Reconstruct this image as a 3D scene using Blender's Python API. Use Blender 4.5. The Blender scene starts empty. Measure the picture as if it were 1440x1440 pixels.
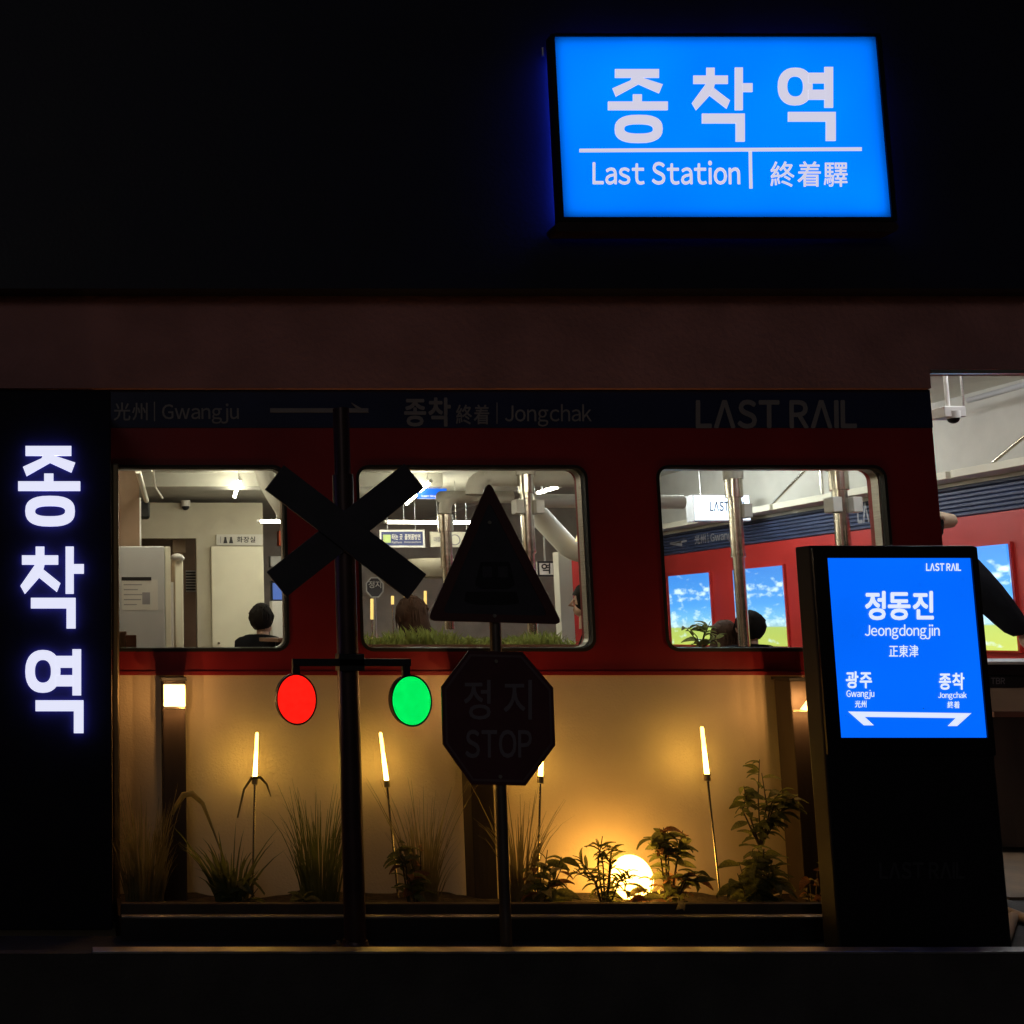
import bpy, bmesh, math, random
from mathutils import Vector, Matrix
random.seed(11)
S = bpy.context.scene
C = S.collection
R = math.radians

# ------------------------------------------------------------------ camera, sky, sun, exposure
EYE = Vector((0, 0, 1.1)); PITCH = R(6.0); F = 1441.0; CX, CY = 110.0, 739.0
cam = bpy.data.cameras.new('camera'); camo = bpy.data.objects.new('camera', cam); C.objects.link(camo)
camo.location = EYE; camo.rotation_euler = (R(90) + PITCH, 0, 0)
cam.sensor_width = 36; cam.lens = 36 * F / 1440
cam.shift_x = (720 - CX) / 1440; cam.shift_y = (CY - 720) / 1440
cam.clip_start = .05; cam.clip_end = 500
S.camera = camo
W = bpy.data.worlds.new('World'); S.world = W; W.use_nodes = True
wn = W.node_tree; bg = wn.nodes['Background']
sky = wn.nodes.new('ShaderNodeTexSky'); sky.sky_type = 'NISHITA'; sky.sun_disc = False
SUN_EL, SUN_AZ = R(-3), R(200)
sky.sun_elevation = SUN_EL; sky.sun_rotation = SUN_AZ
wn.links.new(sky.outputs[0], bg.inputs[0]); bg.inputs[1].default_value = .12
sl = bpy.data.lights.new('night_sun', 'SUN'); sl.energy = .055; sl.angle = R(15); sl.color = (1, .92, .88)
so = bpy.data.objects.new('night_sun', sl); C.objects.link(so); so.rotation_euler = (R(70), 0, R(-20))
S.view_settings.view_transform = 'Standard'; S.view_settings.look = 'None'
S.view_settings.exposure = 0; S.view_settings.gamma = 1; S.view_settings.use_curve_mapping = False
S.cycles.use_denoising = True
try: S.cycles.denoiser = 'OPENIMAGEDENOISE'
except Exception: pass
S.cycles.max_bounces = 8; S.cycles.transparent_max_bounces = 12
S.cycles.sample_clamp_indirect = 6

# ------------------------------------------------------------------ pixel helpers (a pixel of the photo gives a direction, d the distance)
cp, sp = math.cos(PITCH), math.sin(PITCH)
def ray(x, y):
    u = (x - CX) / F; v = (CY - y) / F
    return Vector((u, cp - v * sp, sp + v * cp))
def P(x, y, d):
    r = ray(x, y); return EYE + r * (d / r.y)
def PX(x, y, X):                       # the point on a wall of constant X
    r = ray(x, y); return EYE + r * (X / r.x)
def PZ(x, y, z):                       # the point on a level of constant z
    r = ray(x, y); return EYE + r * ((z - EYE.z) / r.z)
def Z(y, d): return P(CX, y, d).z
def XX(x, y, d): return P(x, y, d).x

# ------------------------------------------------------------------ materials
def mat(name, col, rough=.6, metal=0, var=.12, scale=6, bump=.0, bscale=60, spec=.5, coat=0, stretch=None):
    m = bpy.data.materials.new(name); m.use_nodes = True; n = m.node_tree; b = n.nodes['Principled BSDF']
    b.inputs['Roughness'].default_value = rough; b.inputs['Metallic'].default_value = metal
    b.inputs['Specular IOR Level'].default_value = spec; b.inputs['Coat Weight'].default_value = coat
    tc = n.nodes.new('ShaderNodeTexCoord'); mp = n.nodes.new('ShaderNodeMapping')
    if stretch: mp.inputs['Scale'].default_value = stretch
    n.links.new(tc.outputs['Object'], mp.inputs[0])
    tx = n.nodes.new('ShaderNodeTexNoise'); tx.inputs['Scale'].default_value = scale; tx.inputs['Detail'].default_value = 6
    n.links.new(mp.outputs[0], tx.inputs['Vector'])
    r = n.nodes.new('ShaderNodeValToRGB'); r.color_ramp.elements[0].position = .3; r.color_ramp.elements[1].position = .7
    lo = [c * (1 - var) for c in col]; hi = [min(1, c * (1 + var)) for c in col]
    r.color_ramp.elements[0].color = (*lo, 1); r.color_ramp.elements[1].color = (*hi, 1)
    n.links.new(tx.outputs[0], r.inputs[0]); n.links.new(r.outputs[0], b.inputs['Base Color'])
    mr = n.nodes.new('ShaderNodeMapRange'); mr.inputs[3].default_value = max(.03, rough - .08); mr.inputs[4].default_value = min(1, rough + .1)
    n.links.new(tx.outputs[0], mr.inputs[0]); n.links.new(mr.outputs[0], b.inputs['Roughness'])
    if bump:
        t2 = n.nodes.new('ShaderNodeTexNoise'); t2.inputs['Scale'].default_value = bscale; t2.inputs['Detail'].default_value = 4
        n.links.new(mp.outputs[0], t2.inputs['Vector'])
        bp = n.nodes.new('ShaderNodeBump'); bp.inputs['Strength'].default_value = bump; bp.inputs['Distance'].default_value = .01
        n.links.new(t2.outputs[0], bp.inputs['Height']); n.links.new(bp.outputs[0], b.inputs['Normal'])
    return m
def emit(name, col, s=1.0, base=(.5, .5, .5), var=.0, vscale=1.5):
    m = bpy.data.materials.new(name); m.use_nodes = True; n = m.node_tree; b = n.nodes['Principled BSDF']
    b.inputs['Base Color'].default_value = (*base, 1); b.inputs['Roughness'].default_value = .35
    b.inputs['Emission Color'].default_value = (*col, 1); b.inputs['Emission Strength'].default_value = s
    if var:
        tc = n.nodes.new('ShaderNodeTexCoord'); tx = n.nodes.new('ShaderNodeTexNoise'); tx.inputs['Scale'].default_value = vscale; tx.inputs['Detail'].default_value = 1
        mr = n.nodes.new('ShaderNodeMapRange'); mr.inputs[1].default_value = .3; mr.inputs[2].default_value = .7
        mr.inputs[3].default_value = s * (1 - var); mr.inputs[4].default_value = s * (1 + var)
        n.links.new(tc.outputs['Object'], tx.inputs['Vector']); n.links.new(tx.outputs[0], mr.inputs[0]); n.links.new(mr.outputs[0], b.inputs['Emission Strength'])
    return m
def glass(name):
    m = bpy.data.materials.new(name); m.use_nodes = True; n = m.node_tree
    n.nodes.remove(n.nodes['Principled BSDF']); out = n.nodes['Material Output']
    t = n.nodes.new('ShaderNodeBsdfTransparent'); t.inputs[0].default_value = (.93, .95, .93, 1)
    g = n.nodes.new('ShaderNodeBsdfGlossy'); g.inputs['Roughness'].default_value = .03
    fr = n.nodes.new('ShaderNodeFresnel'); fr.inputs[0].default_value = 1.45
    mx = n.nodes.new('ShaderNodeMixShader')
    n.links.new(fr.outputs[0], mx.inputs[0]); n.links.new(t.outputs[0], mx.inputs[1]); n.links.new(g.outputs[0], mx.inputs[2])
    n.links.new(mx.outputs[0], out.inputs[0]); return m
def srgb(r, g, b):
    f = lambda c: (c / 255 / 12.92 if c <= 10 else ((c / 255 + .055) / 1.055) ** 2.4)
    return (f(r), f(g), f(b))

M = dict(
    asphalt=mat('asphalt', (.05, .05, .05), .85, bump=.5, bscale=200),
    concrete=mat('dark_concrete', (.055, .05, .048), .8, bump=.35, bscale=90, var=.3, scale=5),
    paving=mat('brown_paving', (.16, .11, .07), .6, bump=.2, var=.3),
    upper=mat('navy_cladding', (.01, .011, .03), .55, var=.25, scale=3, bump=.1),
    beam=mat('brown_render', (.5, .23, .22), .8, bump=.5, bscale=45, var=.18, scale=3),
    navy=mat('navy_paint', (.014, .022, .085), .4, var=.2, scale=4, bump=.04, bscale=30),
    red=mat('red_paint', (.3, .012, .018), .42, var=.13, scale=3, bump=.05, bscale=25),
    redin=mat('red_vinyl', (.5, .03, .025), .45, var=.08, scale=3),
    navyin=mat('navy_corrugated', (.035, .05, .11), .5, var=.15, scale=4),
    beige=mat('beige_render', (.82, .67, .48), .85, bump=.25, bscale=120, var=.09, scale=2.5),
    black=mat('black_paint', (.012, .012, .014), .5, var=.3, bump=.05),
    blackplate=mat('dark_sign_plate', (.045, .042, .055), .55, var=.25, scale=8),
    gasket=mat('rubber_gasket', (.012, .012, .012), .6),
    pillar=mat('black_navy_panel', (.006, .006, .012), .6, var=.2, spec=.2),
    steel=mat('brushed_steel', (.5, .49, .47), .3, 1, var=.15, scale=10, stretch=(1, 1, 30)),
    brass=mat('brass_trim', (.6, .5, .34), .3, 1, var=.1),
    edgesteel=mat('edge_steel', (.42, .41, .4), .38, .9, var=.35, scale=9),
    post=mat('dark_timber', (.05, .032, .022), .65, var=.3, scale=10, stretch=(1, 1, .15), bump=.2, bscale=40),
    polemat=mat('painted_pole', (.06, .035, .035), .38, .5, var=.25),
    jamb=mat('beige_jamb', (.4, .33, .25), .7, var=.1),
    soil=mat('soil', (.04, .028, .018), .95, bump=.9, bscale=60, var=.5, scale=25),
    stone=mat('gravel_stone', (.12, .11, .1), .6, var=.5, scale=40),
    ceil=mat('ceiling_grey', (.4, .39, .34), .85, var=.08, bump=.1),
    ceilw=mat('ceiling_white', (.6, .58, .52), .8, var=.06, bump=.08),
    wallgrey=mat('wall_grey_brown', (.33, .28, .24), .8, var=.12),
    wallcream=mat('wall_cream', (.5, .46, .36), .8, var=.06),
    brownwall=mat('brown_wall', (.26, .17, .11), .75, var=.1),
    cream=mat('cream_door', (.8, .76, .6), .5, var=.04),
    white=mat('white_plastic', (.72, .7, .66), .45, var=.05),
    fridge=mat('fridge_grey', (.5, .5, .5), .4, var=.04),
    paper=mat('paper', (.62, .6, .55), .8, var=.05),
    duct=mat('white_duct', (.68, .66, .58), .5, var=.06),
    chrome=mat('chrome_pipe', (.62, .58, .5), .22, 1, var=.1, stretch=(1, 1, 8)),
    darkwood=mat('brown_wood', (.16, .07, .04), .5, var=.25, stretch=(1, 8, 8)),
    floor=mat('indoor_floor', (.16, .12, .09), .5, var=.2),
    leafd=mat('leaf_dark_green', (.16, .18, .06), .5, var=.35, scale=14),
    leafm=mat('leaf_green', (.25, .27, .1), .5, var=.35, scale=14),
    leafp=mat('leaf_pale', (.5, .44, .22), .55, var=.3, scale=14),
    leafr=mat('leaf_reddish', (.34, .17, .08), .5, var=.35, scale=14),
    straw=mat('straw_blade', (.27, .23, .11), .6, var=.35, scale=14),
    ingreen=mat('indoor_foliage', (.26, .3, .08), .55, var=.35, scale=14),
    stem=mat('stem', (.07, .05, .025), .7),
    skin=mat('skin', (.5, .3, .22), .5, var=.05),
    hairb=mat('black_hair', (.007, .006, .006), .85, spec=.15),
    hairbr=mat('brown_hair', (.06, .03, .02), .8, spec=.2, var=.2, scale=30),
    clothd=mat('dark_cloth', (.005, .005, .007), .95, var=.3, spec=.08, bump=.6, bscale=14),
    clothb=mat('brown_cloth', (.12, .08, .06), .85, var=.2),
    clothg=mat('olive_cloth', (.09, .08, .05), .85, var=.2),
    tan=mat('tan_cloth', (.45, .33, .22), .8, var=.1),
    dimtext=mat('grey_vinyl_letters', (.27, .26, .28), .5, var=.1),
    stoptext=mat('stop_letters', (.2, .17, .2), .5, var=.15),
    darkicon=mat('black_icon', (.008, .008, .012), .5),
    ktext=mat('kiosk_grey_letters', (.035, .035, .045), .5),
    plastic_b=mat('black_plastic', (.008, .008, .011), .5, spec=.3),
    navysign=mat('navy_sign', (.03, .045, .16), .5, var=.05),
    lime=mat('lime_square', (.45, .6, .2), .5),
    orange=mat('orange_red', (.75, .12, .04), .5),
    copper=mat('copper_trim', (.45, .22, .16), .35, .8),
    glass=glass('window_glass'),
    e_sign=emit('backlight_panel', (1, 1, 1), 1.5, (.8, .8, .8), .12, 2.2),
    e_signtext=emit('sign_letters', srgb(208, 206, 226), 1.0),
    e_letter=emit('letter_white', srgb(226, 228, 250), 1.0),
    e_halo=emit('letter_back_glow', (.1, .1, 1), 9), e_addglow=emit('added_sign_glow', (.02, .05, 1), 16),
    e_kiosk=emit('kiosk_blue', srgb(0, 104, 255), 1.0, (.02, .1, .5), .07, 2.5),
    e_ktext=emit('kiosk_letters', srgb(222, 232, 255), 1.0),
    e_red=emit('signal_red', (1.0, .012, .006), 1.1, (.4, .01, .01), .12, 60),
    e_green=emit('signal_green', (.0, .85, .11), 1.0, (.01, .4, .1), .12, 60),
    e_globe=emit('globe_glow', (1, .5, .085), 15, (.8, .7, .5)),
    e_amber=emit('post_lamp_glow', (1, .6, .26), 1.35, (.8, .7, .5)),
    e_tube=emit('led_tube', (1, .92, .73), 68), e_tubew=emit('led_tube_white', (.9, .95, 1), 115),
    e_lightbox=emit('lightbox_white', (.72, .84, 1), 2.6),
    e_bluebox=emit('blue_lightbox', srgb(0, 110, 255), 1.0, (.01, .05, .3)),
    e_mon=emit('monitor_blue', srgb(70, 105, 190), .8, (.05, .08, .2)),
    e_gold=emit('amber_rod', (1, .62, .12), 1.3),
    e_pend=emit('pendant_glow', (1, .68, .3), 1.4),
)
def stick_mat():
    m = emit('stick_glow', (1, .6, .1), 1.0); n = m.node_tree; b = n.nodes['Principled BSDF']
    tc = n.nodes.new('ShaderNodeTexCoord'); sx = n.nodes.new('ShaderNodeSeparateXYZ'); mr = n.nodes.new('ShaderNodeMapRange')
    n.links.new(tc.outputs['Generated'], sx.inputs[0]); n.links.new(sx.outputs['Z'], mr.inputs[0])
    mr.inputs[1].default_value = 0; mr.inputs[2].default_value = .6; mr.inputs[3].default_value = 44; mr.inputs[4].default_value = 8
    n.links.new(mr.outputs[0], b.inputs['Emission Strength']); return m
M['e_stick'] = stick_mat()
def sheet_mat():                        # blue translucent acrylic lit from behind
    m = bpy.data.materials.new('blue_acrylic'); m.use_nodes = True; n = m.node_tree; b = n.nodes['Principled BSDF']; b.inputs['Base Color'].default_value = (.0, .02, .1, 1); b.inputs['Roughness'].default_value = .25
    t = n.nodes.new('ShaderNodeBsdfTranslucent'); t.inputs[0].default_value = (.0, .17, .95, 1); mx = n.nodes.new('ShaderNodeMixShader'); mx.inputs[0].default_value = .92
    n.links.new(b.outputs[0], mx.inputs[1]); n.links.new(t.outputs[0], mx.inputs[2]); n.links.new(mx.outputs[0], n.nodes['Material Output'].inputs[0]); return m
M['sheet'] = sheet_mat()
def picture_mat():                      # the backlit landscape print: sky, clouds, meadow
    m = bpy.data.materials.new('landscape_print'); m.use_nodes = True; n = m.node_tree; b = n.nodes['Principled BSDF']
    L = n.links.new
    tc = n.nodes.new('ShaderNodeTexCoord'); sx = n.nodes.new('ShaderNodeSeparateXYZ'); L(tc.outputs['Generated'], sx.inputs[0])
    r = n.nodes.new('ShaderNodeValToRGB'); e = r.color_ramp.elements
    e[0].position = 0; e[0].color = (*srgb(178, 190, 84), 1); e[1].position = 1; e[1].color = (*srgb(52, 128, 216), 1)
    for p, c in ((.235, (168, 188, 90)), (.25, (150, 190, 200)), (.36, (110, 180, 225)), (.55, (72, 152, 228))):
        q = e.new(p); q.color = (*srgb(*c), 1)
    L(sx.outputs['Z'], r.inputs[0])
    mp = n.nodes.new('ShaderNodeMapping'); mp.inputs['Scale'].default_value = (1, 1, 2.2); L(tc.outputs['Generated'], mp.inputs[0])
    nz = n.nodes.new('ShaderNodeTexNoise'); nz.inputs['Scale'].default_value = 5; nz.inputs['Detail'].default_value = 5; L(mp.outputs[0], nz.inputs['Vector'])
    # clouds: low bank and a bright wisp higher up
    band = n.nodes.new('ShaderNodeValToRGB'); be = band.color_ramp.elements
    be[0].position = .24; be[0].color = (0, 0, 0, 1); be[1].position = .26; be[1].color = (.16,) * 3 + (1,)
    for p, v in ((.4, .12), (.52, .0), (.6, -.0), (.64, .15), (.78, .17), (.84, .0)):
        q = be.new(p); q.color = (max(0, v),) * 3 + (1,)
    L(sx.outputs['Z'], band.inputs[0])
    ad = n.nodes.new('ShaderNodeMath'); L(nz.outputs[0], ad.inputs[0]); L(band.outputs[0], ad.inputs[1])
    cr = n.nodes.new('ShaderNodeMapRange'); cr.inputs[1].default_value = .6; cr.inputs[2].default_value = .8; L(ad.outputs[0], cr.inputs[0])
    mx = n.nodes.new('ShaderNodeMix'); mx.data_type = 'RGBA'; L(cr.outputs[0], mx.inputs[0]); L(r.outputs[0], mx.inputs[6]); mx.inputs[7].default_value = (*srgb(205, 232, 240), 1)
    b.inputs['Base Color'].default_value = (.05, .05, .05, 1)
    L(mx.outputs[2], b.inputs['Emission Color']); b.inputs['Emission Strength'].default_value = 1.6
    return m
M['picture'] = picture_mat()

# ------------------------------------------------------------------ mesh helpers
OFF = {}                                # world position of an object's origin
def tag(o, label=None, cat=None, group=None, kind=None):
    for k, v in (('label', label), ('category', cat), ('group', group), ('kind', kind)):
        if v: o[k] = v
    return o
def thing(name, label, cat, loc, group=None):
    o = bpy.data.objects.new(name, None); o.empty_display_size = .05; C.objects.link(o); o.location = loc
    OFF[o.name] = Vector(loc); return tag(o, label, cat, group)
def link(name, me, m, parent=None, base=None):
    o = bpy.data.objects.new(name, me); C.objects.link(o)
    if m is not None:
        me.materials.clear(); me.materials.append(M[m] if isinstance(m, str) else m)
    if parent is not None:
        off = OFF[parent.name]; o.parent = parent
        me.transform(Matrix.Translation(-off)); OFF[o.name] = off
    else:
        b = Vector(base) if base else Vector((0, 0, 0))
        me.transform(Matrix.Translation(-b)); o.location = b; OFF[o.name] = b
    return o
class MB:
    def __init__(s): s.v = []; s.f = []; s.sm = []
    def add(s, vs, fs, smooth=False):
        k = len(s.v); s.v += [Vector(p) for p in vs]; s.f += [tuple(i + k for i in f) for f in fs]; s.sm += [smooth] * len(fs); return s
    def box(s, a, b):
        x0, x1 = sorted((a[0], b[0])); y0, y1 = sorted((a[1], b[1])); z0, z1 = sorted((a[2], b[2]))
        vs = [(x, y, z) for z in (z0, z1) for y in (y0, y1) for x in (x0, x1)]
        return s.add(vs, [(0, 2, 3, 1), (4, 5, 7, 6), (0, 1, 5, 4), (2, 6, 7, 3), (0, 4, 6, 2), (1, 3, 7, 5)])
    def tube(s, pts, rad, n=12, cap=True):
        pts = [Vector(p) for p in pts]; rr = rad if isinstance(rad, (list, tuple)) else [rad] * len(pts)
        rings = []; up = None
        for i, p in enumerate(pts):
            t = ((pts[min(i + 1, len(pts) - 1)] - p).normalized() + (p - pts[max(i - 1, 0)]).normalized()).normalized()
            if up is None:
                up = Vector((0, 0, 1)) if abs(t.z) < .9 else Vector((0, 1, 0))
            a = t.cross(up).normalized(); b = a.cross(t).normalized(); up = b
            rings.append([p + (a * math.cos(2 * math.pi * k / n) + b * math.sin(2 * math.pi * k / n)) * rr[i] for k in range(n)])
        vs = [q for r_ in rings for q in r_]; fs = []
        for i in range(len(pts) - 1):
            for k in range(n): fs.append((i * n + k, i * n + (k + 1) % n, (i + 1) * n + (k + 1) % n, (i + 1) * n + k))
        s.add(vs, fs, True)
        if cap: s.add(rings[0], [tuple(range(n))]); s.add(rings[-1], [tuple(reversed(range(n)))])
        return s
    def prism(s, pts, vec):             # flat polygon extruded
        n = len(pts); vec = Vector(vec); vs = [Vector(p) for p in pts] + [Vector(p) + vec for p in pts]
        return s.add(vs, [tuple(range(n)), tuple(reversed(range(n, 2 * n)))] + [(i, i + n, (i + 1) % n + n, (i + 1) % n) for i in range(n)])
    def ball(s, c, r, nu=20, nv=12, zmin=-1):
        c = Vector(c); r = Vector(r) if hasattr(r, '__len__') else Vector((r, r, r)); vs = []; fs = []
        for j in range(nv + 1):
            t = math.pi * j / nv
            for i in range(nu):
                a = 2 * math.pi * i / nu
                vs.append(c + Vector((r.x * math.sin(t) * math.cos(a), r.y * math.sin(t) * math.sin(a), r.z * max(zmin, math.cos(t)))))
        for j in range(nv):
            for i in range(nu): fs.append((j * nu + i, (j + 1) * nu + i, (j + 1) * nu + (i + 1) % nu, j * nu + (i + 1) % nu))
        return s.add(vs, fs, True)
    def mesh(s, name, clean=True):
        me = bpy.data.meshes.new(name); me.from_pydata([tuple(v) for v in s.v], [], s.f); me.update()
        if clean:
            bm = bmesh.new(); bm.from_mesh(me)
            for f, q in zip(bm.faces, s.sm): f.smooth = q
            bmesh.ops.recalc_face_normals(bm, faces=bm.faces); bm.to_mesh(me); bm.free()
        return me
    def build(s, name, m, parent=None, base=None, bev=0):
        o = link(name, s.mesh(name), m, parent, base)
        if bev:
            q = o.modifiers.new('bevel', 'BEVEL'); q.width = bev; q.segments = 2; q.limit_method = 'ANGLE'; q.angle_limit = R(40)
        return o
def rrect(x0, x1, z0, z1, r, n=6):
    pts = []
    for cx, cz, a0 in ((x1 - r, z1 - r, 0), (x0 + r, z1 - r, 90), (x0 + r, z0 + r, 180), (x1 - r, z0 + r, 270)):
        for k in range(n + 1):
            a = R(a0 + 90 * k / n); pts.append((cx + r * math.cos(a), cz + r * math.sin(a)))
    return pts
def plate(name, outlines, y, thick, m, parent=None, base=None, front=True, bev=0):
    """2-D outlines (first outside, others holes) in x,z; front face at y, body behind it"""
    cu = bpy.data.curves.new(name, 'CURVE'); cu.dimensions = '2D'; cu.fill_mode = 'BOTH'; cu.extrude = thick / 2 - bev; cu.bevel_depth = bev; cu.offset = -bev
    for o in outlines:
        sp_ = cu.splines.new('POLY'); sp_.points.add(len(o) - 1); sp_.use_cyclic_u = True
        for i, (a, b) in enumerate(o): sp_.points[i].co = (a, b, 0, 1)
    t = bpy.data.objects.new(name, cu); C.objects.link(t); dg = bpy.context.evaluated_depsgraph_get()
    me = bpy.data.meshes.new_from_object(t.evaluated_get(dg)); bpy.data.objects.remove(t); bpy.data.curves.remove(cu)
    me.transform(Matrix(((1, 0, 0, 0), (0, 0, -1, y + thick / 2), (0, 1, 0, 0), (0, 0, 0, 1))))
    return link(name, me, m, parent, base)
CHARS = {}
def char_data(ch):
    """outline of one character as triangles; Latin letters are taken from the wide forms, which share the Korean face's design"""
    if ch in CHARS: return CHARS[ch]
    if ch == 'I':
        cap = max(v[1] for v in char_data('L')[0]); CHARS[ch] = ([(0, 0), (.095, 0), (.095, cap), (0, cap)], [(0, 1, 2, 3)], .095); return CHARS[ch]
    src = {'Λ': 'V'}.get(ch, ch)
    if 33 <= ord(src) <= 126: src = chr(ord(src) + 0xFEE0)
    cu = bpy.data.curves.new('lettering', 'FONT'); cu.body = src; cu.size = 1; cu.resolution_u = 3
    t = bpy.data.objects.new('lettering', cu); C.objects.link(t); dg = bpy.context.evaluated_depsgraph_get()
    me = bpy.data.meshes.new_from_object(t.evaluated_get(dg)); bpy.data.objects.remove(t); bpy.data.curves.remove(cu)
    vs = [(v.co.x, v.co.y) for v in me.vertices]; fs = [tuple(p.vertices) for p in me.polygons]; bpy.data.meshes.remove(me)
    if ch == 'Λ':
        y1 = max(v[1] for v in vs); vs = [(a, y1 - b) for a, b in vs]; fs = [tuple(reversed(f)) for f in fs]
    x0 = min(v[0] for v in vs); vs = [(a - x0, b) for a, b in vs]
    CHARS[ch] = (vs, fs, max(v[0] for v in vs)); return CHARS[ch]
def text_mesh(body, bold=0.0, spacing=1.0):
    vs = []; fs = []; x = 0
    for ch in body:
        if ch == ' ': x += .26 * spacing; continue
        v, f, w = char_data(ch)
        if ch == 'j' and x: x -= .12
        gap = (.085 if ord(ch) < 1000 else .11) * spacing + bold
        if ch in '|': gap = .16
        shifts = [(0, 0)] if bold < .004 else [(bold * math.cos(R(60 * k)), bold * math.sin(R(60 * k))) for k in range(6)]
        for k, (a, b) in enumerate(shifts):
            n = len(vs); vs += [(x + p[0] + a, p[1] + b, k * .08) for p in v]; fs += [tuple(i + n for i in q) for q in f]
        x += w + gap
    x0, x1 = min(v[0] for v in vs), max(v[0] for v in vs); y0, y1 = min(v[1] for v in vs), max(v[1] for v in vs)
    me = bpy.data.meshes.new('lettering'); me.from_pydata([((a - x0) / (x1 - x0), (b - y0) / (y1 - y0), c) for a, b, c in vs], [], fs); me.update()
    return me
def text_quad(name, body, o, ux, uz, out, m, parent, bold=.0, spacing=1.0, thick=.002):
    """lettering fitted to the parallelogram o + a*ux + b*uz, pushed out along out"""
    me = text_mesh(body, bold, spacing); o = Vector(o); ux = Vector(ux); uz = Vector(uz); out = Vector(out)
    for v in me.vertices:
        c = v.co.copy(); v.co = o + ux * c.x + uz * c.y + out * (thick * (c.z + .1) + .0008)
    return link(name, me, m, parent)
def text_px(body, x0, y0, x1, y1, d, m, parent, bold=.0, spacing=1.0, name='lettering'):
    a = P(x0, y1, d); b = P(x1, y1, d); c = P(x0, y0, d)
    return text_quad(name, body, a, b - a, c - a, (0, -1, 0), m, parent, bold, spacing)
# the three large hangul syllables, drawn stroke by stroke (unit: pixels of the pillar sign, y down)
def ring(cx, cy, rx, ry, w, wy=None, sq=2.6, n=28):
    wy = wy or w; o = []; i = []
    for k in range(n):
        a = 2 * math.pi * k / n; c, s_ = math.cos(a), math.sin(a)
        sg = lambda v, p: math.copysign(abs(v) ** (2 / p), v)
        o.append((cx + rx * sg(c, sq), cy + ry * sg(s_, sq))); i.append((cx + (rx - w) * sg(c, sq), cy + (ry - wy) * sg(s_, sq)))
    return ('ring', o, i)
def bar(x0, y0, x1, y1): return ('poly', [(x0, y0), (x1, y0), (x1, y1), (x0, y1)])
GLYPH = {
    '종': [bar(108, 82, 302, 122), ('poly', [(183, 118), (229, 118), (222, 146), (112, 208), (97, 170), (176, 134)]), ('poly', [(190, 140), (228, 122), (318, 152), (302, 193), (212, 152)]),
          bar(187, 198, 226, 236), bar(77, 231, 340, 270), ring(212, 356, 105, 64, 41, 42)],
    '착': [bar(150, 506, 187, 547), bar(92, 543, 246, 582), ('poly', [(149, 580), (188, 580), (178, 622), (104, 706), (85, 672)]), ('poly', [(160, 632), (180, 600), (255, 660), (240, 698), (168, 640)]),
          bar(277, 506, 312, 705), bar(310, 580, 355, 620), bar(130, 722, 320, 767), bar(281, 765, 320, 852)],
    '역': [ring(181, 1033, 74, 90, 40, 42, 2.3), bar(305, 940, 342, 1134), bar(236, 968, 307, 1018), bar(236, 1049, 307, 1096), bar(150, 1155, 352, 1200), bar(311, 1198, 352, 1292)],
}
BOX = {'종': (77, 82, 340, 420), '착': (85, 506, 355, 852), '역': (107, 940, 352, 1292)}
def glyph(ch, x0, y0, x1, y1, d, thick, m, parent, name='letter'):
    bx = BOX[ch]; mb = MB(); k = 0
    f = lambda p: P(x0 + (p[0] - bx[0]) / (bx[2] - bx[0]) * (x1 - x0), y0 + (p[1] - bx[1]) / (bx[3] - bx[1]) * (y1 - y0), d)
    for st in GLYPH[ch]:
        lift = Vector((0, -.0004 * k, 0)); k += 1; v = Vector((0, thick + .0004 * k, 0))
        if st[0] == 'poly': mb.prism([f(p) + lift for p in st[1]], v)
        else:
            o = [f(p) + lift for p in st[1]]; i = [f(p) + lift for p in st[2]]; n = len(o)
            vs = o + i + [p + v for p in o] + [p + v for p in i]; fs = []
            for j in range(n):
                q = (j + 1) % n
                fs += [(j, q, n + q, n + j), (2 * n + j, 3 * n + j, 3 * n + q, 2 * n + q), (j, 2 * n + j, 2 * n + q, q), (n + j, n + q, 3 * n + q, 3 * n + j)]
            mb.add(vs, fs)
    return mb.build(name, m, parent)

# ================================================================== the setting
STREET = -.4
DW = 4.4                                # the facade
tag(MB().box((-40, -40, STREET - .3), (60, 3.2, STREET)).build('street', 'asphalt'), kind='structure')
tag(MB().box((-40, 3.2, -1), (60, 60, STREET - .02)).build('ground', 'asphalt'), kind='structure')
xjr = XX(1147, 1000, DW) + .02
platform = tag(MB().box((-12, 3.37, STREET - .1), (20, 3.88, 0)).box((-12, 3.372, -.002), (20, 3.41, Z(1338, 3.362) - .0095)).box((xjr, 3.8801, STREET - .1), (20, 4.384, 0)).build('platform', 'concrete', base=(0, 3.37, 0)), kind='structure')
MB().box((XX(130, 1338, 3.4), 3.362, Z(1338, 3.362) - .009), (7, 3.412, Z(1338, 3.362))).build('edge_strip', 'edgesteel', platform, bev=.002)
g = MB()
for k in range(1500):                   # loose stones on the platform
    x = random.uniform(.15, 3.6); y = random.uniform(3.42, 3.72); r = random.uniform(.004, .013)
    a = random.random() * 6
    vs = [(x + r * math.cos(a + i * 1.57) * random.uniform(.7, 1.3), y + r * math.sin(a + i * 1.57) * random.uniform(.7, 1.3), r * .2) for i in range(4)] + [(x, y, r * random.uniform(.6, 1.3)), (x, y, -.002)]
    g.add(vs, [(0, 1, 4), (1, 2, 4), (2, 3, 4), (3, 0, 4), (1, 0, 5), (2, 1, 5), (3, 2, 5), (0, 3, 5)])
tag(g.build('gravel', 'stone', base=(1.8, 3.55, 0)), 'loose gravel scattered along the platform strip', 'gravel', kind='stuff')

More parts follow.
